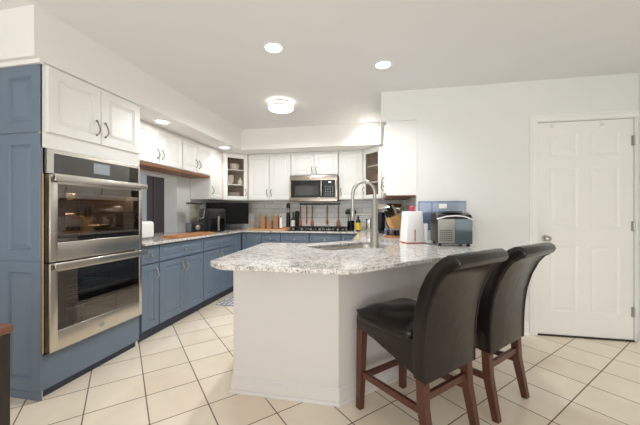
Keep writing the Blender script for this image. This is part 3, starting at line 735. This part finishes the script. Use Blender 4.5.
# ================================================================ stools
LF = M_LEATH
def make_stool(label):
    t = thing('bar_stool', label, 'stool', (0.195, 1.755, 0), 45, 'leather counter stools at the peninsula')
    # seat base: leather skirt, deeper at the back
    sb = MB(); prof = [(0.245, 0.492), (0.10, 0.465), (-0.19, 0.385), (-0.19, 0.56), (0.245, 0.56)]
    sb.prism(prof, -0.212, 0.212, axis='x', bev=0.008); sb.build('seat_skirt', LF, t, smooth=40)
    # cushion, domed grid
    g = bmesh.new(); N = 14; x0, x1, y0, y1 = -0.222, 0.222, -0.165, 0.262
    tv = {}
    for i in range(N+1):
        for j in range(N+1):
            u, v = i/N*2-1, j/N*2-1
            dome = (1-abs(u)**4)*(1-abs(v)**4)
            sag = 0.010*(sin(u*5+1)*sin(v*4+2))*dome
            k = 1-0.04*(1-dome)
            tv[i, j, 1] = g.verts.new(((x0+x1)/2+u*(x1-x0)/2*(k if dome > 0 else 0.94), (y0+y1)/2+v*(y1-y0)/2*(k if dome > 0 else 0.94), 0.592+0.036*dome+sag))
    rim = [(i, 0) for i in range(N)]+[(N, j) for j in range(N)]+[(i, N) for i in range(N, 0, -1)]+[(0, j) for j in range(N, 0, -1)]
    for i in range(N):
        for j in range(N): g.faces.new((tv[i, j, 1], tv[i+1, j, 1], tv[i+1, j+1, 1], tv[i, j+1, 1]))
    def rr(scale, z):
        out = []
        for (i, j) in rim:
            u, v = i/N*2-1, j/N*2-1
            m = max(abs(u), abs(v)); rad = (abs(u)**8+abs(v)**8)**(1/8)
            out.append(g.verts.new(((x0+x1)/2+u/rad*(x1-x0)/2*scale, (y0+y1)/2+v/rad*(y1-y0)/2*scale, z)))
        return out
    r0 = [tv[i, j, 1] for i, j in rim]; r1 = rr(1.0, 0.575); r2 = rr(1.0, 0.545); r3 = rr(0.96, 0.535)
    for a, c in ((r0, r1), (r1, r2), (r2, r3)):
        for k in range(len(rim)): g.faces.new((a[k], a[(k+1) % len(rim)], c[(k+1) % len(rim)], c[k]))
    g.faces.new(r3[::-1])
    m = MB(); m.merge(g); m.build('seat_cushion', LF, t, smooth=80)
    # back with scrolled top
    prof = [(-0.172, 0.375), (-0.165, 0.52), (-0.168, 0.62), (-0.180, 0.72), (-0.205, 0.81), (-0.245, 0.89), (-0.290, 0.945), (-0.325, 0.975), (-0.355, 0.992), (-0.385, 0.995), (-0.408, 0.982), (-0.416, 0.960),
            (-0.405, 0.938), (-0.382, 0.926), (-0.357, 0.912), (-0.325, 0.87), (-0.288, 0.79), (-0.262, 0.70), (-0.248, 0.60), (-0.242, 0.50), (-0.240, 0.375)]
    bk = MB(); bk.prism(prof, -0.215, 0.215, axis='x', bev=0.010); bk.build('backrest', LF, t, smooth=40)
    for sx in (-1, 1):
        MB().tube([(sx*0.2155, y, z) for y, z in prof[13:]], 0.004, 6).build('piping', LF, t, smooth=60)
    for sx in (-1, 1):
        MB().bar((sx*0.185, 0.222, 0.488), (sx*0.190, 0.235, 0.001), (0.024, 0.024), (0.0185, 0.0185)).build('leg', M_CHERRY, t)
        MB().bar((sx*0.186, -0.205, 0.40), (sx*0.188, -0.215, 0.22), (0.024, 0.024), (0.023, 0.023)).bar((sx*0.188, -0.2145, 0.235), (sx*0.190, -0.262, 0.001), (0.0228, 0.0228), (0.0185, 0.0185)).build('leg', M_CHERRY, t)
        MB().bar((sx*0.187, 0.207, 0.215), (sx*0.187, -0.198, 0.225), (0.010, 0.018), None).build('stretcher', M_CHERRY, t)
    MB().bar((-0.165, 0.229, 0.19), (0.165, 0.229, 0.19), (0.010, 0.018), None).build('stretcher', M_CHERRY, t)
    MB().bar((-0.165, -0.211, 0.29), (0.165, -0.211, 0.29), (0.010, 0.018), None).build('stretcher', M_CHERRY, t)
    return t
s1 = make_stool('dark brown leather counter stool nearest the camera, showing its glossy seat')
s2 = copy_tree(s1); s2.location = (0.60, 2.135, 0); s2.rotation_euler = (0, 0, R(46))
s2['label'] = 'dark brown leather counter stool nearer the white door, seat mostly hidden'

# ================================================================ things on the left counter
def toaster():
    t = thing('toaster', 'white toaster with red control on the counter beside the ovens', 'toaster', (-2.40, 2.60, CT), 90)
    MB().box(-0.13, 0.13, -0.085, 0.085, 0.012, 0.185, 0.03).build('body', M_WHITE, t, smooth=40)
    MB().box(-0.10, 0.10, -0.035, -0.012, 0.183, 0.187).box(-0.10, 0.10, 0.012, 0.035, 0.183, 0.187).build('bread_slot', M_BLACK, t)
    MB().box(-0.105, 0.105, -0.06, 0.06, 0.0005, 0.0125).build('foot', M_GRAY, t)
    MB().box(-0.128, -0.085, -0.090, -0.0855, 0.03, 0.07).build('control_dial', M_RED, t)
    MB().box(-0.144, -0.1305, -0.018, 0.018, 0.11, 0.13, 0.003).build('lever', M_BLACK, t)
toaster()
bt = thing('bottle', 'dark slim bottle behind the white toaster', 'bottle', (-2.62, 2.68, CT), 0)
MB().lathe([(0.024, 0.0005), (0.027, 0.01), (0.027, 0.22), (0.012, 0.27), (0.012, 0.33)], n=16).build('body', M_GRAY, bt, smooth=40)
MB().lathe([(0.02, 0.331), (0.021, 0.34), (0.018, 0.40), (0.0, 0.405)], n=16).build('cap', M_BLACK, bt, smooth=40)
cbd = MB().prism([(-0.34, -0.12), (0.34, -0.12), (0.36, -0.09), (0.36, 0.09), (0.34, 0.12), (-0.34, 0.12), (-0.36, 0.09), (-0.36, -0.09)], 0.0005, 0.024, bev=0.004).build('cutting_board', M_BOARD)
cbd.location = (-2.19, 3.14, CT); cbd.rotation_euler = (0, 0, R(91)); tag(cbd, 'large wooden cutting board lying on the left counter', 'cutting board')
bl = thing('blender', 'countertop blender with clear jar and black base beside the cutting board', 'blender', (-2.44, 3.60, CT), 60)
MB().prism([(-0.085, -0.085), (0.085, -0.085), (0.085, 0.085), (-0.085, 0.085)], 0.0005, 0.14, bev=0.015).build('motor_base', M_BLACK, bl, smooth=40)
MB().lathe([(0.032, -0.0855), (0.032, -0.10), (0.026, -0.105), (0.0, -0.106)], (0.0, 0, 0.075), 18, 'y').build('dial', M_CHROME, bl, smooth=40)
MB().lathe([(0.055, 0.1415), (0.062, 0.155), (0.08, 0.385), (0.077, 0.385), (0.059, 0.158), (0.0, 0.15)], n=20, cap=False).build('jar', M_ACRYL, bl, smooth=40)
MB().box(-0.083, 0.083, -0.083, 0.083, 0.386, 0.412, 0.01).build('lid', M_BLACK, bl, smooth=40)
MB().tube([(0.077, 0, 0.36), (0.135, 0, 0.355), (0.14, 0, 0.30), (0.125, 0, 0.20), (0.068, 0, 0.19)], 0.009, 8).build('handle', M_GRAY, bl, smooth=40)
af = thing('air_fryer', 'black air fryer with upright metal handle between blender and monitor', 'air fryer', (-2.37, 3.91, CT), 62)
MB().prism([(-0.14, -0.14), (0.14, -0.14), (0.15, 0.05), (0.11, 0.16), (-0.11, 0.16), (-0.15, 0.05)], 0.0005, 0.33, bev=0.03, seg=4).build('body', M_BLACK, af, smooth=40)
MB().prism([(-0.11, -0.1405), (0.11, -0.1405), (0.10, -0.15), (-0.10, -0.15)], 0.02, 0.19).build('basket_front', M_BLACKG, af)
MB().box(-0.016, 0.016, -0.185, -0.165, 0.02, 0.22, 0.006).box(-0.012, 0.012, -0.167, -0.1505, 0.15, 0.18).build('handle', M_CHROME, af, smooth=40)
MB().prism([(-0.06, 0.20), (0.06, 0.20), (0.075, 0.30), (-0.075, 0.30)], -0.1445, -0.1408, axis='y').build('control_face', M_PGLASS, af)
mn = thing('monitor', 'flat black monitor on a stand in the left corner of the counter', 'monitor', (-2.345, 4.33, CT), 33)
MB().box(-0.325, 0.325, 0.0, 0.03, 0.09, 0.43, 0.006).build('screen_case', M_MATTE, mn, smooth=40)
bx(-0.317, 0.317, -0.0015, -0.0005, 0.10, 0.422).build('screen', M_MATTE, mn)
MB().prism([(-0.13, -0.06), (0.13, -0.06), (0.10, 0.08), (-0.10, 0.08)], 0.0005, 0.012).box(-0.03, 0.03, 0.0305, 0.045, 0.0125, 0.15).build('stand', M_BLACK, mn)

# ================================================================ things on the back counter
tr = thing('serving_tray', 'long pale wooden tray holding canisters on the back counter', 'tray', (-1.68, 4.46, CT), 0)
MB().box(-0.34, 0.285, -0.11, 0.13, 0.0005, 0.012).build('base', M_PINE, tr)
MB().box(-0.34, 0.285, -0.125, -0.1105, 0.0005, 0.022, 0.002).box(-0.34, 0.285, 0.1305, 0.145, 0.0005, 0.035, 0.002).build('rim', M_PINE, tr)
ZT = CT+0.0125
cw = ['leftmost of the tall clear canisters on the wooden tray', 'second of the tall clear canisters from the monitor, on the wooden tray', 'third of the tall clear canisters from the monitor, on the wooden tray', 'tall clear canister nearest the bottles on the wooden tray']
for i, (x, fill) in enumerate(((-1.905, 0.02), (-1.802, 0.20), (-1.692, 0.13), (-1.587, 0.20))):
    c = thing('canister', cw[i], 'canister', (x, 4.47, ZT), 0, 'clear canisters on the tray')
    w = 0.043
    m = MB()
    m.box(-w, w, -w, -w+0.003, 0.001, 0.225); m.box(-w, w, w-0.003, w, 0.001, 0.225); m.box(-w, -w+0.003, -w+0.003, w-0.003, 0.001, 0.225); m.box(w-0.003, w, -w+0.003, w-0.003, 0.001, 0.225); m.box(-w, w, -w, w, 0.0005, 0.004)
    m.build('jar', M_ACRYL, c)
    MB().box(-w+0.0035, w-0.0035, -w+0.0035, w-0.0035, 0.005, 0.005+fill, 0.004).build('contents', M_KRAFT, c, label='tan dry goods')
    MB().box(-w-0.002, w+0.002, -w-0.002, w+0.002, 0.2255, 0.245, 0.004).build('lid', M_ACRYL, c)
def lathe_thing(name, label, cat, loc, parts, group=None, n=18):
    t = thing(name, label, cat, loc, 0, group)
    for nm, prof, m in parts: MB().lathe(prof, n=n).build(nm, m, t, smooth=40)
    return t
lathe_thing('glass_jar', 'small clear glass jar at the monitor end of the wooden tray', 'jar', (-1.982, 4.42, ZT), [('jar', [(0.03, 0.0005), (0.034, 0.01), (0.034, 0.09), (0.026, 0.10)], M_ACRYL), ('lid', [(0.028, 0.1005), (0.028, 0.115), (0, 0.117)], M_PINE)])
BT = lambda r, h, nr, nh: [(r*0.9, 0.0005), (r, 0.006), (r, h), (nr, h+(r-nr)*1.3), (nr, h+nh)]
lathe_thing('bottle', 'white bottle with red foot on the tray, left of the tall black mill', 'bottle', (-1.49, 4.42, ZT), [('body', [(0.022, 0.022), (0.024, 0.03), (0.024, 0.15), (0.012, 0.17), (0.012, 0.19)], M_WHITE), ('foot', [(0.024, 0.0005), (0.0245, 0.0215)], M_PINK), ('cap', [(0.014, 0.191), (0.014, 0.205), (0, 0.207)], M_BLACK)])
lathe_thing('pepper_mill', 'tall black mill with pale collar behind the right end of the wooden tray', 'pepper mill', (-1.445, 4.655, CT), [('body', [(0.034, 0.0005), (0.036, 0.01), (0.033, 0.24), (0.026, 0.275)], M_BLACK), ('collar', [(0.0262, 0.2755), (0.022, 0.285), (0.022, 0.34), (0.026, 0.345)], M_CHROME), ('head', [(0.028, 0.3455), (0.032, 0.37), (0.028, 0.41), (0.012, 0.43), (0.0, 0.435)], M_BLACK)])
lathe_thing('bottle', 'dark bottle with white label between the two black mills', 'bottle', (-1.362, 4.655, CT), [('body', BT(0.032, 0.17, 0.013, 0.11), M_BLACKG), ('label', [(0.0325, 0.05), (0.0325, 0.15), (0.0322, 0.15)], M_WHITE)])
lathe_thing('pepper_mill', 'shorter black mill beside the left end of the cooktop', 'pepper mill', (-1.33, 4.78, CT), [('body', [(0.034, 0.0005), (0.036, 0.01), (0.033, 0.14), (0.036, 0.22)], M_BLACK), ('head', [(0.036, 0.2205), (0.037, 0.25), (0.032, 0.295), (0.0, 0.305)], M_BLACK)])
rl = thing('utensil_rail', 'black wall rail above the cooktop for hanging utensils', 'rail', (-0.95, YB-0.009, 1.315), 0)
bx(-0.345, 0.345, -0.02, -0.012, -0.012, 0.012).box(-0.3, -0.28, -0.012, -0.0005, -0.01, 0.01).box(0.28, 0.3, -0.012, -0.0005, -0.01, 0.01).build('bar', M_BLACK, rl)
HK = [-0.32, -0.25, -0.215, -0.12, -0.05, 0.0, 0.07, 0.13, 0.19, 0.315]
for x in HK: MB().tube([(x, -0.0215, 0.012), (x, -0.032, 0.0), (x, -0.034, -0.02), (x, -0.045, -0.026), (x, -0.052, -0.012)], 0.003, 6).build('hook', M_BLACK, rl)
ut = [(-0.32, 'spatula', 'wooden spatula hanging leftmost on the rail'), (-0.215, 'spoon', 'thin wooden spoon with red tip hanging second on the rail'), (-0.12, 'spatula', 'wooden turner hanging third from the left on the rail'), (0.13, 'spoon', 'wooden spoon hanging second from the right on the rail'), (0.315, 'spatula', 'broad wooden spatula hanging at the right end of the rail')]
for k, (x, kind, lab) in enumerate(ut):
    t = thing('wooden_'+kind, lab, kind, (-0.95+x, YB-0.052, 1.285), 0, 'wooden utensils on the rail')
    MB().tube([(0, 0, -0.005), (0, 0, -0.22)], [0.009, 0.008], 8).build('handle', M_BOARD, t, smooth=40)
    wid = (0.028, 0.014, 0.03, 0.022, 0.034)[k]
    hd = MB()
    if kind == 'spatula': hd.prism([(-0.009, -0.2205), (0.009, -0.2205), (wid*0.8, -0.26), (wid, -0.345), (-wid, -0.345), (-wid*0.8, -0.26)], -0.005, 0.005, axis='y', bev=0.002)
    else: hd.lathe([(0.0, -0.31), (wid*0.8, -0.295), (wid, -0.265), (wid*0.7, -0.235), (0.007, -0.2205)], n=14, mx=Matrix.Diagonal((1, 0.45, 1, 1)))
    hd.build('head', M_PINK if k == 1 else M_BOARD, t, smooth=40, label='red tip' if k == 1 else None)
# crock with black utensils
ck = lathe_thing('utensil_crock', 'black crock of kitchen tools right of the cooktop', 'crock', (-0.40, 4.46, CT), [('body', [(0.05, 0.0005), (0.055, 0.01), (0.055, 0.15), (0.05, 0.15), (0.05, 0.012), (0, 0.012)], M_BLACKG)])
labs = ['black ladle leaning left in the crock', 'black slotted turner standing upright in the crock', 'black spoon leaning right in the crock', 'black whisk-like spoon at the back of the crock']
for i, (dxx, dyy, hw) in enumerate(((-0.045, 0, 0.034), (-0.01, -0.02, 0.03), (0.04, 0.005, 0.036), (0.012, 0.03, 0.028))):
    t = thing('cooking_utensil', labs[i], 'utensil', (-0.40+dxx*0.4, 4.46+dyy*0.5, CT+0.013), 0, 'black tools in the crock')
    MB().tube([(0, 0, 0), (dxx*0.6, dyy*0.6, 0.23)], 0.006, 8).build('handle', M_BLACK, t, smooth=40)
    mxh = Matrix.Translation((dxx*0.7, dyy*0.7, 0.275)) @ Matrix.Rotation(R(-30*dxx/0.045), 4, 'Y') @ Matrix.Diagonal((hw, 0.014, 0.048, 1))
    g = bmesh.new(); bmesh.ops.create_uvsphere(g, u_segments=14, v_segments=10, radius=1.0); m = MB(); m.merge(g, mxh); m.build('head', M_BLACK, t, smooth=60)
yb = lathe_thing('bottle', 'dark pump bottle with yellow label beside the utensil crock', 'bottle', (-0.285, 4.38, CT), [('body', [(0.034, 0.0005), (0.036, 0.01), (0.036, 0.15), (0.015, 0.175), (0.015, 0.19)], M_BLACKG), ('label', [(0.0365, 0.018), (0.0365, 0.125), (0.036, 0.125)], M_YEL), ('pump', [(0.016, 0.191), (0.016, 0.215), (0.007, 0.218), (0.007, 0.24), (0.0, 0.241)], M_BLACK)])
# ================================================================ things on the right counter
pitch = lathe_thing('steel_canister', 'shiny steel canister behind the tap neck', 'canister', (-0.12, 4.40, CT), [('body', [(0.055, 0.0005), (0.058, 0.008), (0.056, 0.16), (0.052, 0.165)], M_STEEL), ('lid', [(0.056, 0.1655), (0.056, 0.18), (0.012, 0.19), (0.012, 0.205), (0, 0.207)], M_STEEL)])
kt = lathe_thing('kettle', 'dark kettle with black handle behind the tap post', 'kettle', (0.02, 4.45, CT), [('body', [(0.085, 0.0005), (0.09, 0.02), (0.075, 0.13), (0.05, 0.16)], M_BLACK), ('lid', [(0.05, 0.1605), (0.04, 0.18), (0.012, 0.19), (0.012, 0.21), (0, 0.212)], M_BLACK)])
MB().tube([(-0.075, 0, 0.13), (-0.085, 0, 0.2), (-0.04, 0, 0.255), (0.04, 0, 0.255), (0.085, 0, 0.2), (0.075, 0, 0.13)], 0.009, 8).build('handle', M_BLACK, kt, smooth=40)
sm = thing('stand_mixer', 'steel and black stand mixer with metal bowl between the tap and knife block', 'mixer', (0.14, 4.0, CT), 60)
MB().prism([(-0.1, -0.19), (0.1, -0.19), (0.11, 0.1), (0.08, 0.17), (-0.08, 0.17), (-0.11, 0.1)], 0.0005, 0.035, bev=0.01).box(-0.055, 0.055, 0.07, 0.165, 0.036, 0.27, 0.025).build('stand', M_BLACK, sm, smooth=40)
hd = MB(); hd.lathe([(0.03, -0.20), (0.058, -0.17), (0.07, -0.05), (0.068, 0.10), (0.045, 0.17), (0.0, 0.18)], (0, 0, 0.325), 18, 'y'); hd.build('head', M_STEEL, sm, smooth=50)
MB().lathe([(0.055, 0.0365), (0.06, 0.045), (0.10, 0.12), (0.112, 0.20), (0.108, 0.20), (0.095, 0.12), (0.05, 0.05), (0, 0.048)], (0, -0.075, 0), 22, cap=False).build('bowl', M_STEEL, sm, smooth=50)
MB().lathe([(0.018, 0.10), (0.018, 0.26)], (0, -0.075, 0), 12).build('beater', M_CHROME, sm, smooth=50)
KB = (0.225, 3.66)
kb = thing('knife_block', 'slanted pale wooden knife block full of black handled knives', 'knife block', (KB[0], KB[1], CT), -62)
mxk = Matrix.Translation((0, 0, 0.10)) @ Matrix.Rotation(R(26), 4, 'X')
MB().box(-0.055, 0.055, -0.07, 0.07, -0.085+0.035, 0.145, 0.004, mx=mxk).box(-0.05, 0.05, -0.085, 0.06, 0.0005, 0.06, 0.003).build('block', M_PINE, kb, smooth=30)
kl = ['front left knife in the wooden block', 'front right knife in the wooden block', 'middle left knife in the wooden block', 'middle right knife in the wooden block', 'large back left knife in the wooden block', 'steel handled back right knife in the wooden block']
ROT = Matrix.Translation((KB[0], KB[1], CT)) @ Matrix.Rotation(R(-62), 4, 'Z') @ mxk
for i in range(6):
    x = -0.028 if i % 2 == 0 else 0.028; y = -0.045+0.045*(i//2); Lh = 0.09+0.02*(i//2)
    k = thing('knife', kl[i], 'knife', ROT @ Vector((x, y, 0.1465)), 0, 'knives in the block')
    k.rotation_euler = ROT.to_euler()
    MB().box(-0.009, 0.009, -0.013, 0.013, 0.008, Lh, 0.004).build('handle', M_STEEL if i == 5 else M_BLACK, k, smooth=30)
    MB().box(-0.007, 0.007, -0.012, 0.012, 0.0, 0.0075).build('bolster', M_CHROME, k)
st = thing('spice_tray', 'round wooden tray with dark spice jars in front of the knife block', 'tray', (0.165, 3.42, CT), 0)
MB().lathe([(0.105, 0.0005), (0.115, 0.004), (0.115, 0.022), (0.108, 0.022), (0.106, 0.010), (0, 0.010)], n=32).build('base', M_BOARD, st, smooth=40)
jl = ['blue jar on the left edge of the spice tray', 'dark jar beside the blue jar on the spice tray', 'red-brown spice jar in front on the spice tray', 'dark jar at the right of the spice tray', 'blue jar at the right back of the spice tray']
for i, (x, y, m) in enumerate(((-0.07, -0.02, M_BLUEJ), (-0.032, 0.045, M_BLACKG), (-0.015, -0.055, M_SPICE), (0.045, -0.03, M_BLACKG), (0.04, 0.045, M_BLUEJ))):
    lathe_thing('spice_jar', jl[i], 'jar', (0.165+x, 3.42+y, CT+0.0105), [('jar', [(0.024, 0.0), (0.026, 0.005), (0.026, 0.06), (0.02, 0.068)], m), ('lid', [(0.022, 0.0685), (0.022, 0.085), (0, 0.087)], M_GRAY)], 'jars on the spice tray')
# white box with red stripe
wb = thing('countertop_bin', 'white tapered upright box with red base and red stripe, left of the ice maker', 'box', (0.305, 2.80, CT), 20)
def taper(m, w0, d0, w1, d1, z0, z1):
    vs = [(-w0, -d0, z0), (w0, -d0, z0), (w0, d0, z0), (-w0, d0, z0), (-w1, -d1, z1), (w1, -d1, z1), (w1, d1, z1), (-w1, d1, z1)]
    t = bmesh.new(); q = [t.verts.new(v) for v in vs]
    for f in ((3, 2, 1, 0), (4, 5, 6, 7), (0, 1, 5, 4), (1, 2, 6, 5), (2, 3, 7, 6), (3, 0, 4, 7)): t.faces.new([q[i] for i in f])
    bmesh.ops.bevel(t, geom=t.edges[:], offset=0.008, segments=3, affect='EDGES', profile=0.5); m.merge(t)
m = MB(); taper(m, 0.088, 0.075, 0.072, 0.062, 0.008, 0.285); m.build('body', M_WHITE, wb, smooth=40)
bx(-0.082, 0.082, -0.070, 0.070, 0.0005, 0.0075).build('base', M_RED, wb)
bx(-0.012, -0.004, -0.0775, -0.0755, 0.02, 0.125).build('stripe', M_RED, wb)
rsp = lathe_thing('silicone_spatula', 'pink-red silicone tool standing behind the white box', 'utensil', (0.33, 3.05, CT), [('holder', [(0.035, 0.0005), (0.035, 0.14)], M_WHITE), ('head', [(0.007, 0.141), (0.007, 0.27), (0.022, 0.285), (0.024, 0.33), (0.0, 0.345)], M_PINK)])
# ice maker
im = thing('ice_maker', 'black and steel countertop ice maker with side vents on the peninsula', 'ice maker', (0.61, 2.69, CT), 2)
prof = [(-0.125, 0.02), (-0.125, 0.225), (-0.10, 0.255), (-0.03, 0.272), (0.12, 0.275), (0.14, 0.255), (0.14, 0.02)]
MB().prism(prof, -0.138, 0.138, axis='x', bev=0.012).build('body', M_BLACK, im, smooth=35)
fp = MB(); fp.box(-0.132, 0.0, -0.131, -0.1255, 0.025, 0.222, 0.002); fp.build('front_panel', M_IMST, im)
bx(0.001, 0.132, -0.131, -0.1255, 0.025, 0.222, 0.002).build('door_panel', M_SMOKE, im, label='smoky blue grey reflective panel')
vg = MB()
for i in range(7):
    for j in range(6): vg.box(-0.115+i*0.014, -0.107+i*0.014, -0.1325, -0.1315, 0.045+j*0.016, 0.053+j*0.016)
vg.build('vent', M_BLACK, im)
MB().tube([(-0.14, -0.132, 0.222), (-0.07, -0.136, 0.243), (0.0, -0.137, 0.249), (0.07, -0.136, 0.243), (0.14, -0.132, 0.215)], 0.005, 8).build('lid_trim', M_WHITE, im, smooth=40)
MB().box(-0.08, 0.08, -0.06, 0.08, 0.276, 0.285, 0.003).build('lid', M_BLACKG, im)
ft = MB()
for x in (-0.11, 0.11):
    for y in (-0.1, 0.11): ft.lathe([(0.014, 0.0005), (0.014, 0.0195)], (x, y, 0), 12)
ft.build('foot', M_BLACK, im)
MB().tube([(-0.139, 0.02, 0.19), (-0.175, -0.01, 0.205), (-0.175, -0.09, 0.205), (-0.139, -0.10, 0.19)], 0.006, 8).build('handle', M_BLACK, im, smooth=40)
# pale blue plastic panel behind the ice maker
bp = thing('plastic_panel', 'pale blue clear plastic rack leaning on the wall behind the ice maker', 'rack', (0.62, 3.10, CT), 0)
q = MB(); q.box(-0.22, 0.22, 0.0, 0.008, 0.10, 0.385, 0.003); q.build('sheet', M_BLUEPL, bp)
q = MB(); 
for z in (0.10, 0.375): q.box(-0.225, 0.225, -0.012, -0.0005, z, z+0.014, 0.003)
for x in (-0.225, -0.1, 0.211): q.box(x, x+0.014, -0.012, -0.0005, 0.0005, 0.375, 0.003)
q.build('frame', M_BLUEPL, bp)
wh = MB(); wh.box(-0.045, 0.045, -0.012, -0.002, 0.0005, 0.165, 0.004); 
wh.build('white_card', M_WHITE, bp, label='white card')
bpy.data.objects['white_card'].location = (-0.18, -0.02, 0)
bx(-0.03, 0.045, -0.02, -0.0125, 0.315, 0.36, 0.003).build('clip', M_WHITE, bp)
cord = MB().tube([(0.40, 2.76, CT+0.0035), (0.44, 2.68, CT+0.0035), (0.47, 2.66, CT+0.0035), (0.50, 2.70, CT+0.0035)], 0.003, 6).build('power_cord', M_BLACK)
tag(cord, 'thin dark power cord on the granite beside the ice maker', 'cord')

# ================================================================ crockery behind the glass
def stack(name, label, cat, x, y, z, n, prof, step, group, m=M_CER):
    first = None
    for k in range(n):
        if first is None:
            o = MB().lathe(prof, n=24, cap=False).build(name, m, smooth=40); first = o
        else:
            o = first.copy(); COL.objects.link(o)
        o.location = (x, y, z+0.0005+k*step); tag(o, label, cat, group)
bowl = lambda r, h: [(0, 0.0), (r*0.45, 0.0), (r*0.5, 0.006), (r*0.85, h*0.55), (r, h), (r*0.96, h), (r*0.8, h*0.55), (r*0.45, 0.012), (0, 0.010)]
plate = lambda r: [(0, 0.0), (r*0.6, 0.0), (r*0.65, 0.003), (r, 0.016), (r, 0.019), (r*0.64, 0.008), (0, 0.006)]
LX, LY = -2.38, 4.52
S0, S1, S2 = 1.388, 1.631, 1.871
stack('plate', 'cream plate in the stack on the bottom shelf of the left glass cabinet', 'plate', LX+0.05, LY-0.05, S0, 8, plate(0.12), 0.013, 'stacked plates')
stack('bowl', 'cream bowl stacked on the middle shelf of the left glass cabinet', 'bowl', LX+0.0, LY-0.10, S1, 4, bowl(0.085, 0.06), 0.028, 'stacked bowls on the middle shelf')
stack('bowl', 'cream bowl stacked on the top shelf of the left glass cabinet', 'bowl', LX+0.06, LY-0.04, S2, 3, bowl(0.09, 0.055), 0.02, 'stacked bowls on the top shelf')
lathe_thing('lidded_jar', 'small white lidded jar beside the middle shelf bowls', 'jar', (LX+0.155, LY-0.0, S1), [('jar', [(0.03, 0.0005), (0.042, 0.02), (0.042, 0.06), (0.022, 0.085)], M_CER), ('lid', [(0.023, 0.0855), (0.016, 0.10), (0.006, 0.105), (0.008, 0.115), (0, 0.118)], M_CER)])
mg = lathe_thing('mug', 'cream mug left of the plate stack in the left glass cabinet', 'mug', (LX-0.08, LY-0.13, S0), [('cup', [(0.032, 0.0005), (0.036, 0.006), (0.038, 0.09), (0.034, 0.09), (0.032, 0.01), (0, 0.009)], M_CER)])
MB().tube([(-0.037, 0, 0.075), (-0.062, 0, 0.065), (-0.062, 0, 0.035), (-0.036, 0, 0.022)], 0.005, 8).build('handle', M_CER, mg, smooth=40)
RX, RY = 0.07, 4.50
tpt = lathe_thing('teapot', 'white teapot on the middle shelf of the right glass cabinet', 'teapot', (RX, RY, S1), [('body', [(0.05, 0.0005), (0.075, 0.02), (0.085, 0.07), (0.065, 0.12), (0.045, 0.13)], M_CER), ('lid', [(0.045, 0.1305), (0.03, 0.148), (0.008, 0.152), (0.01, 0.165), (0, 0.168)], M_CER)])
MB().tube([(-0.07, 0, 0.105), (-0.115, -0.0, 0.095), (-0.115, -0.0, 0.05), (-0.075, 0, 0.035)], 0.006, 8).build('handle', M_CER, tpt, smooth=40)
MB().tube([(0.078, 0, 0.05), (0.11, 0, 0.08), (0.125, 0, 0.115)], [0.014, 0.010, 0.007], 8).build('spout', M_CER, tpt, smooth=40)
stack('bowl', 'dark glass bowl on the top shelf of the right glass cabinet', 'bowl', RX-0.02, RY-0.02, S2, 2, bowl(0.08, 0.06), 0.03, 'dark bowls on the top shelf', M_GRAY)
stack('plate', 'plate in the stack on the bottom shelf of the right glass cabinet', 'plate', RX, RY, S0, 5, plate(0.105), 0.012, 'plates in the right cabinet', M_GRAY)

# ================================================================ floor mat, side table, pass-through backdrop
rg = MB().prism([(-2.02, 3.42), (-1.35, 3.42), (-1.35, 4.08), (-2.02, 4.08)], 0.0005, 0.008, bev=0.002).build('kitchen_mat', M_RUG)
tag(rg, 'grey and white patterned floor mat between the blue cabinets and peninsula', 'mat')
tb = thing('side_table', 'dark side table with brown wooden top at the lower left corner', 'table', (-1.37, 0.885, 0), 0)
MB().box(-0.62, 0.0, -0.55, 0.0, 0.717, 0.748, 0.004).build('table_top', M_TABLE, tb, smooth=30)
MB().box(-0.60, -0.004, -0.53, -0.010, 0.06, 0.716).build('body', M_DKWOOD, tb)
for x in (-0.595, -0.046):
    for y in (-0.525, -0.052): bx(x, x+0.04, y, y+0.04, 0.001, 0.059).build('leg', M_DKWOOD, tb)
dd = thing('dining_door', 'dark brown door in the room beyond the pass-through', 'door', (-3.86, 4.395, 0), 0)
MB().door(0.0, 0.72, 0.01, 2.05, -0.04, 0.04, 0.12).build('door_leaf', M_DARKBR, dd)
bx(-0.07, -0.002, -0.03, 0.0, 0.001, 2.12).box(0.722, 0.79, -0.03, 0.0, 0.001, 2.12).box(-0.002, 0.722, -0.03, 0, 2.052, 2.12).build('casing', M_DINE, dd)
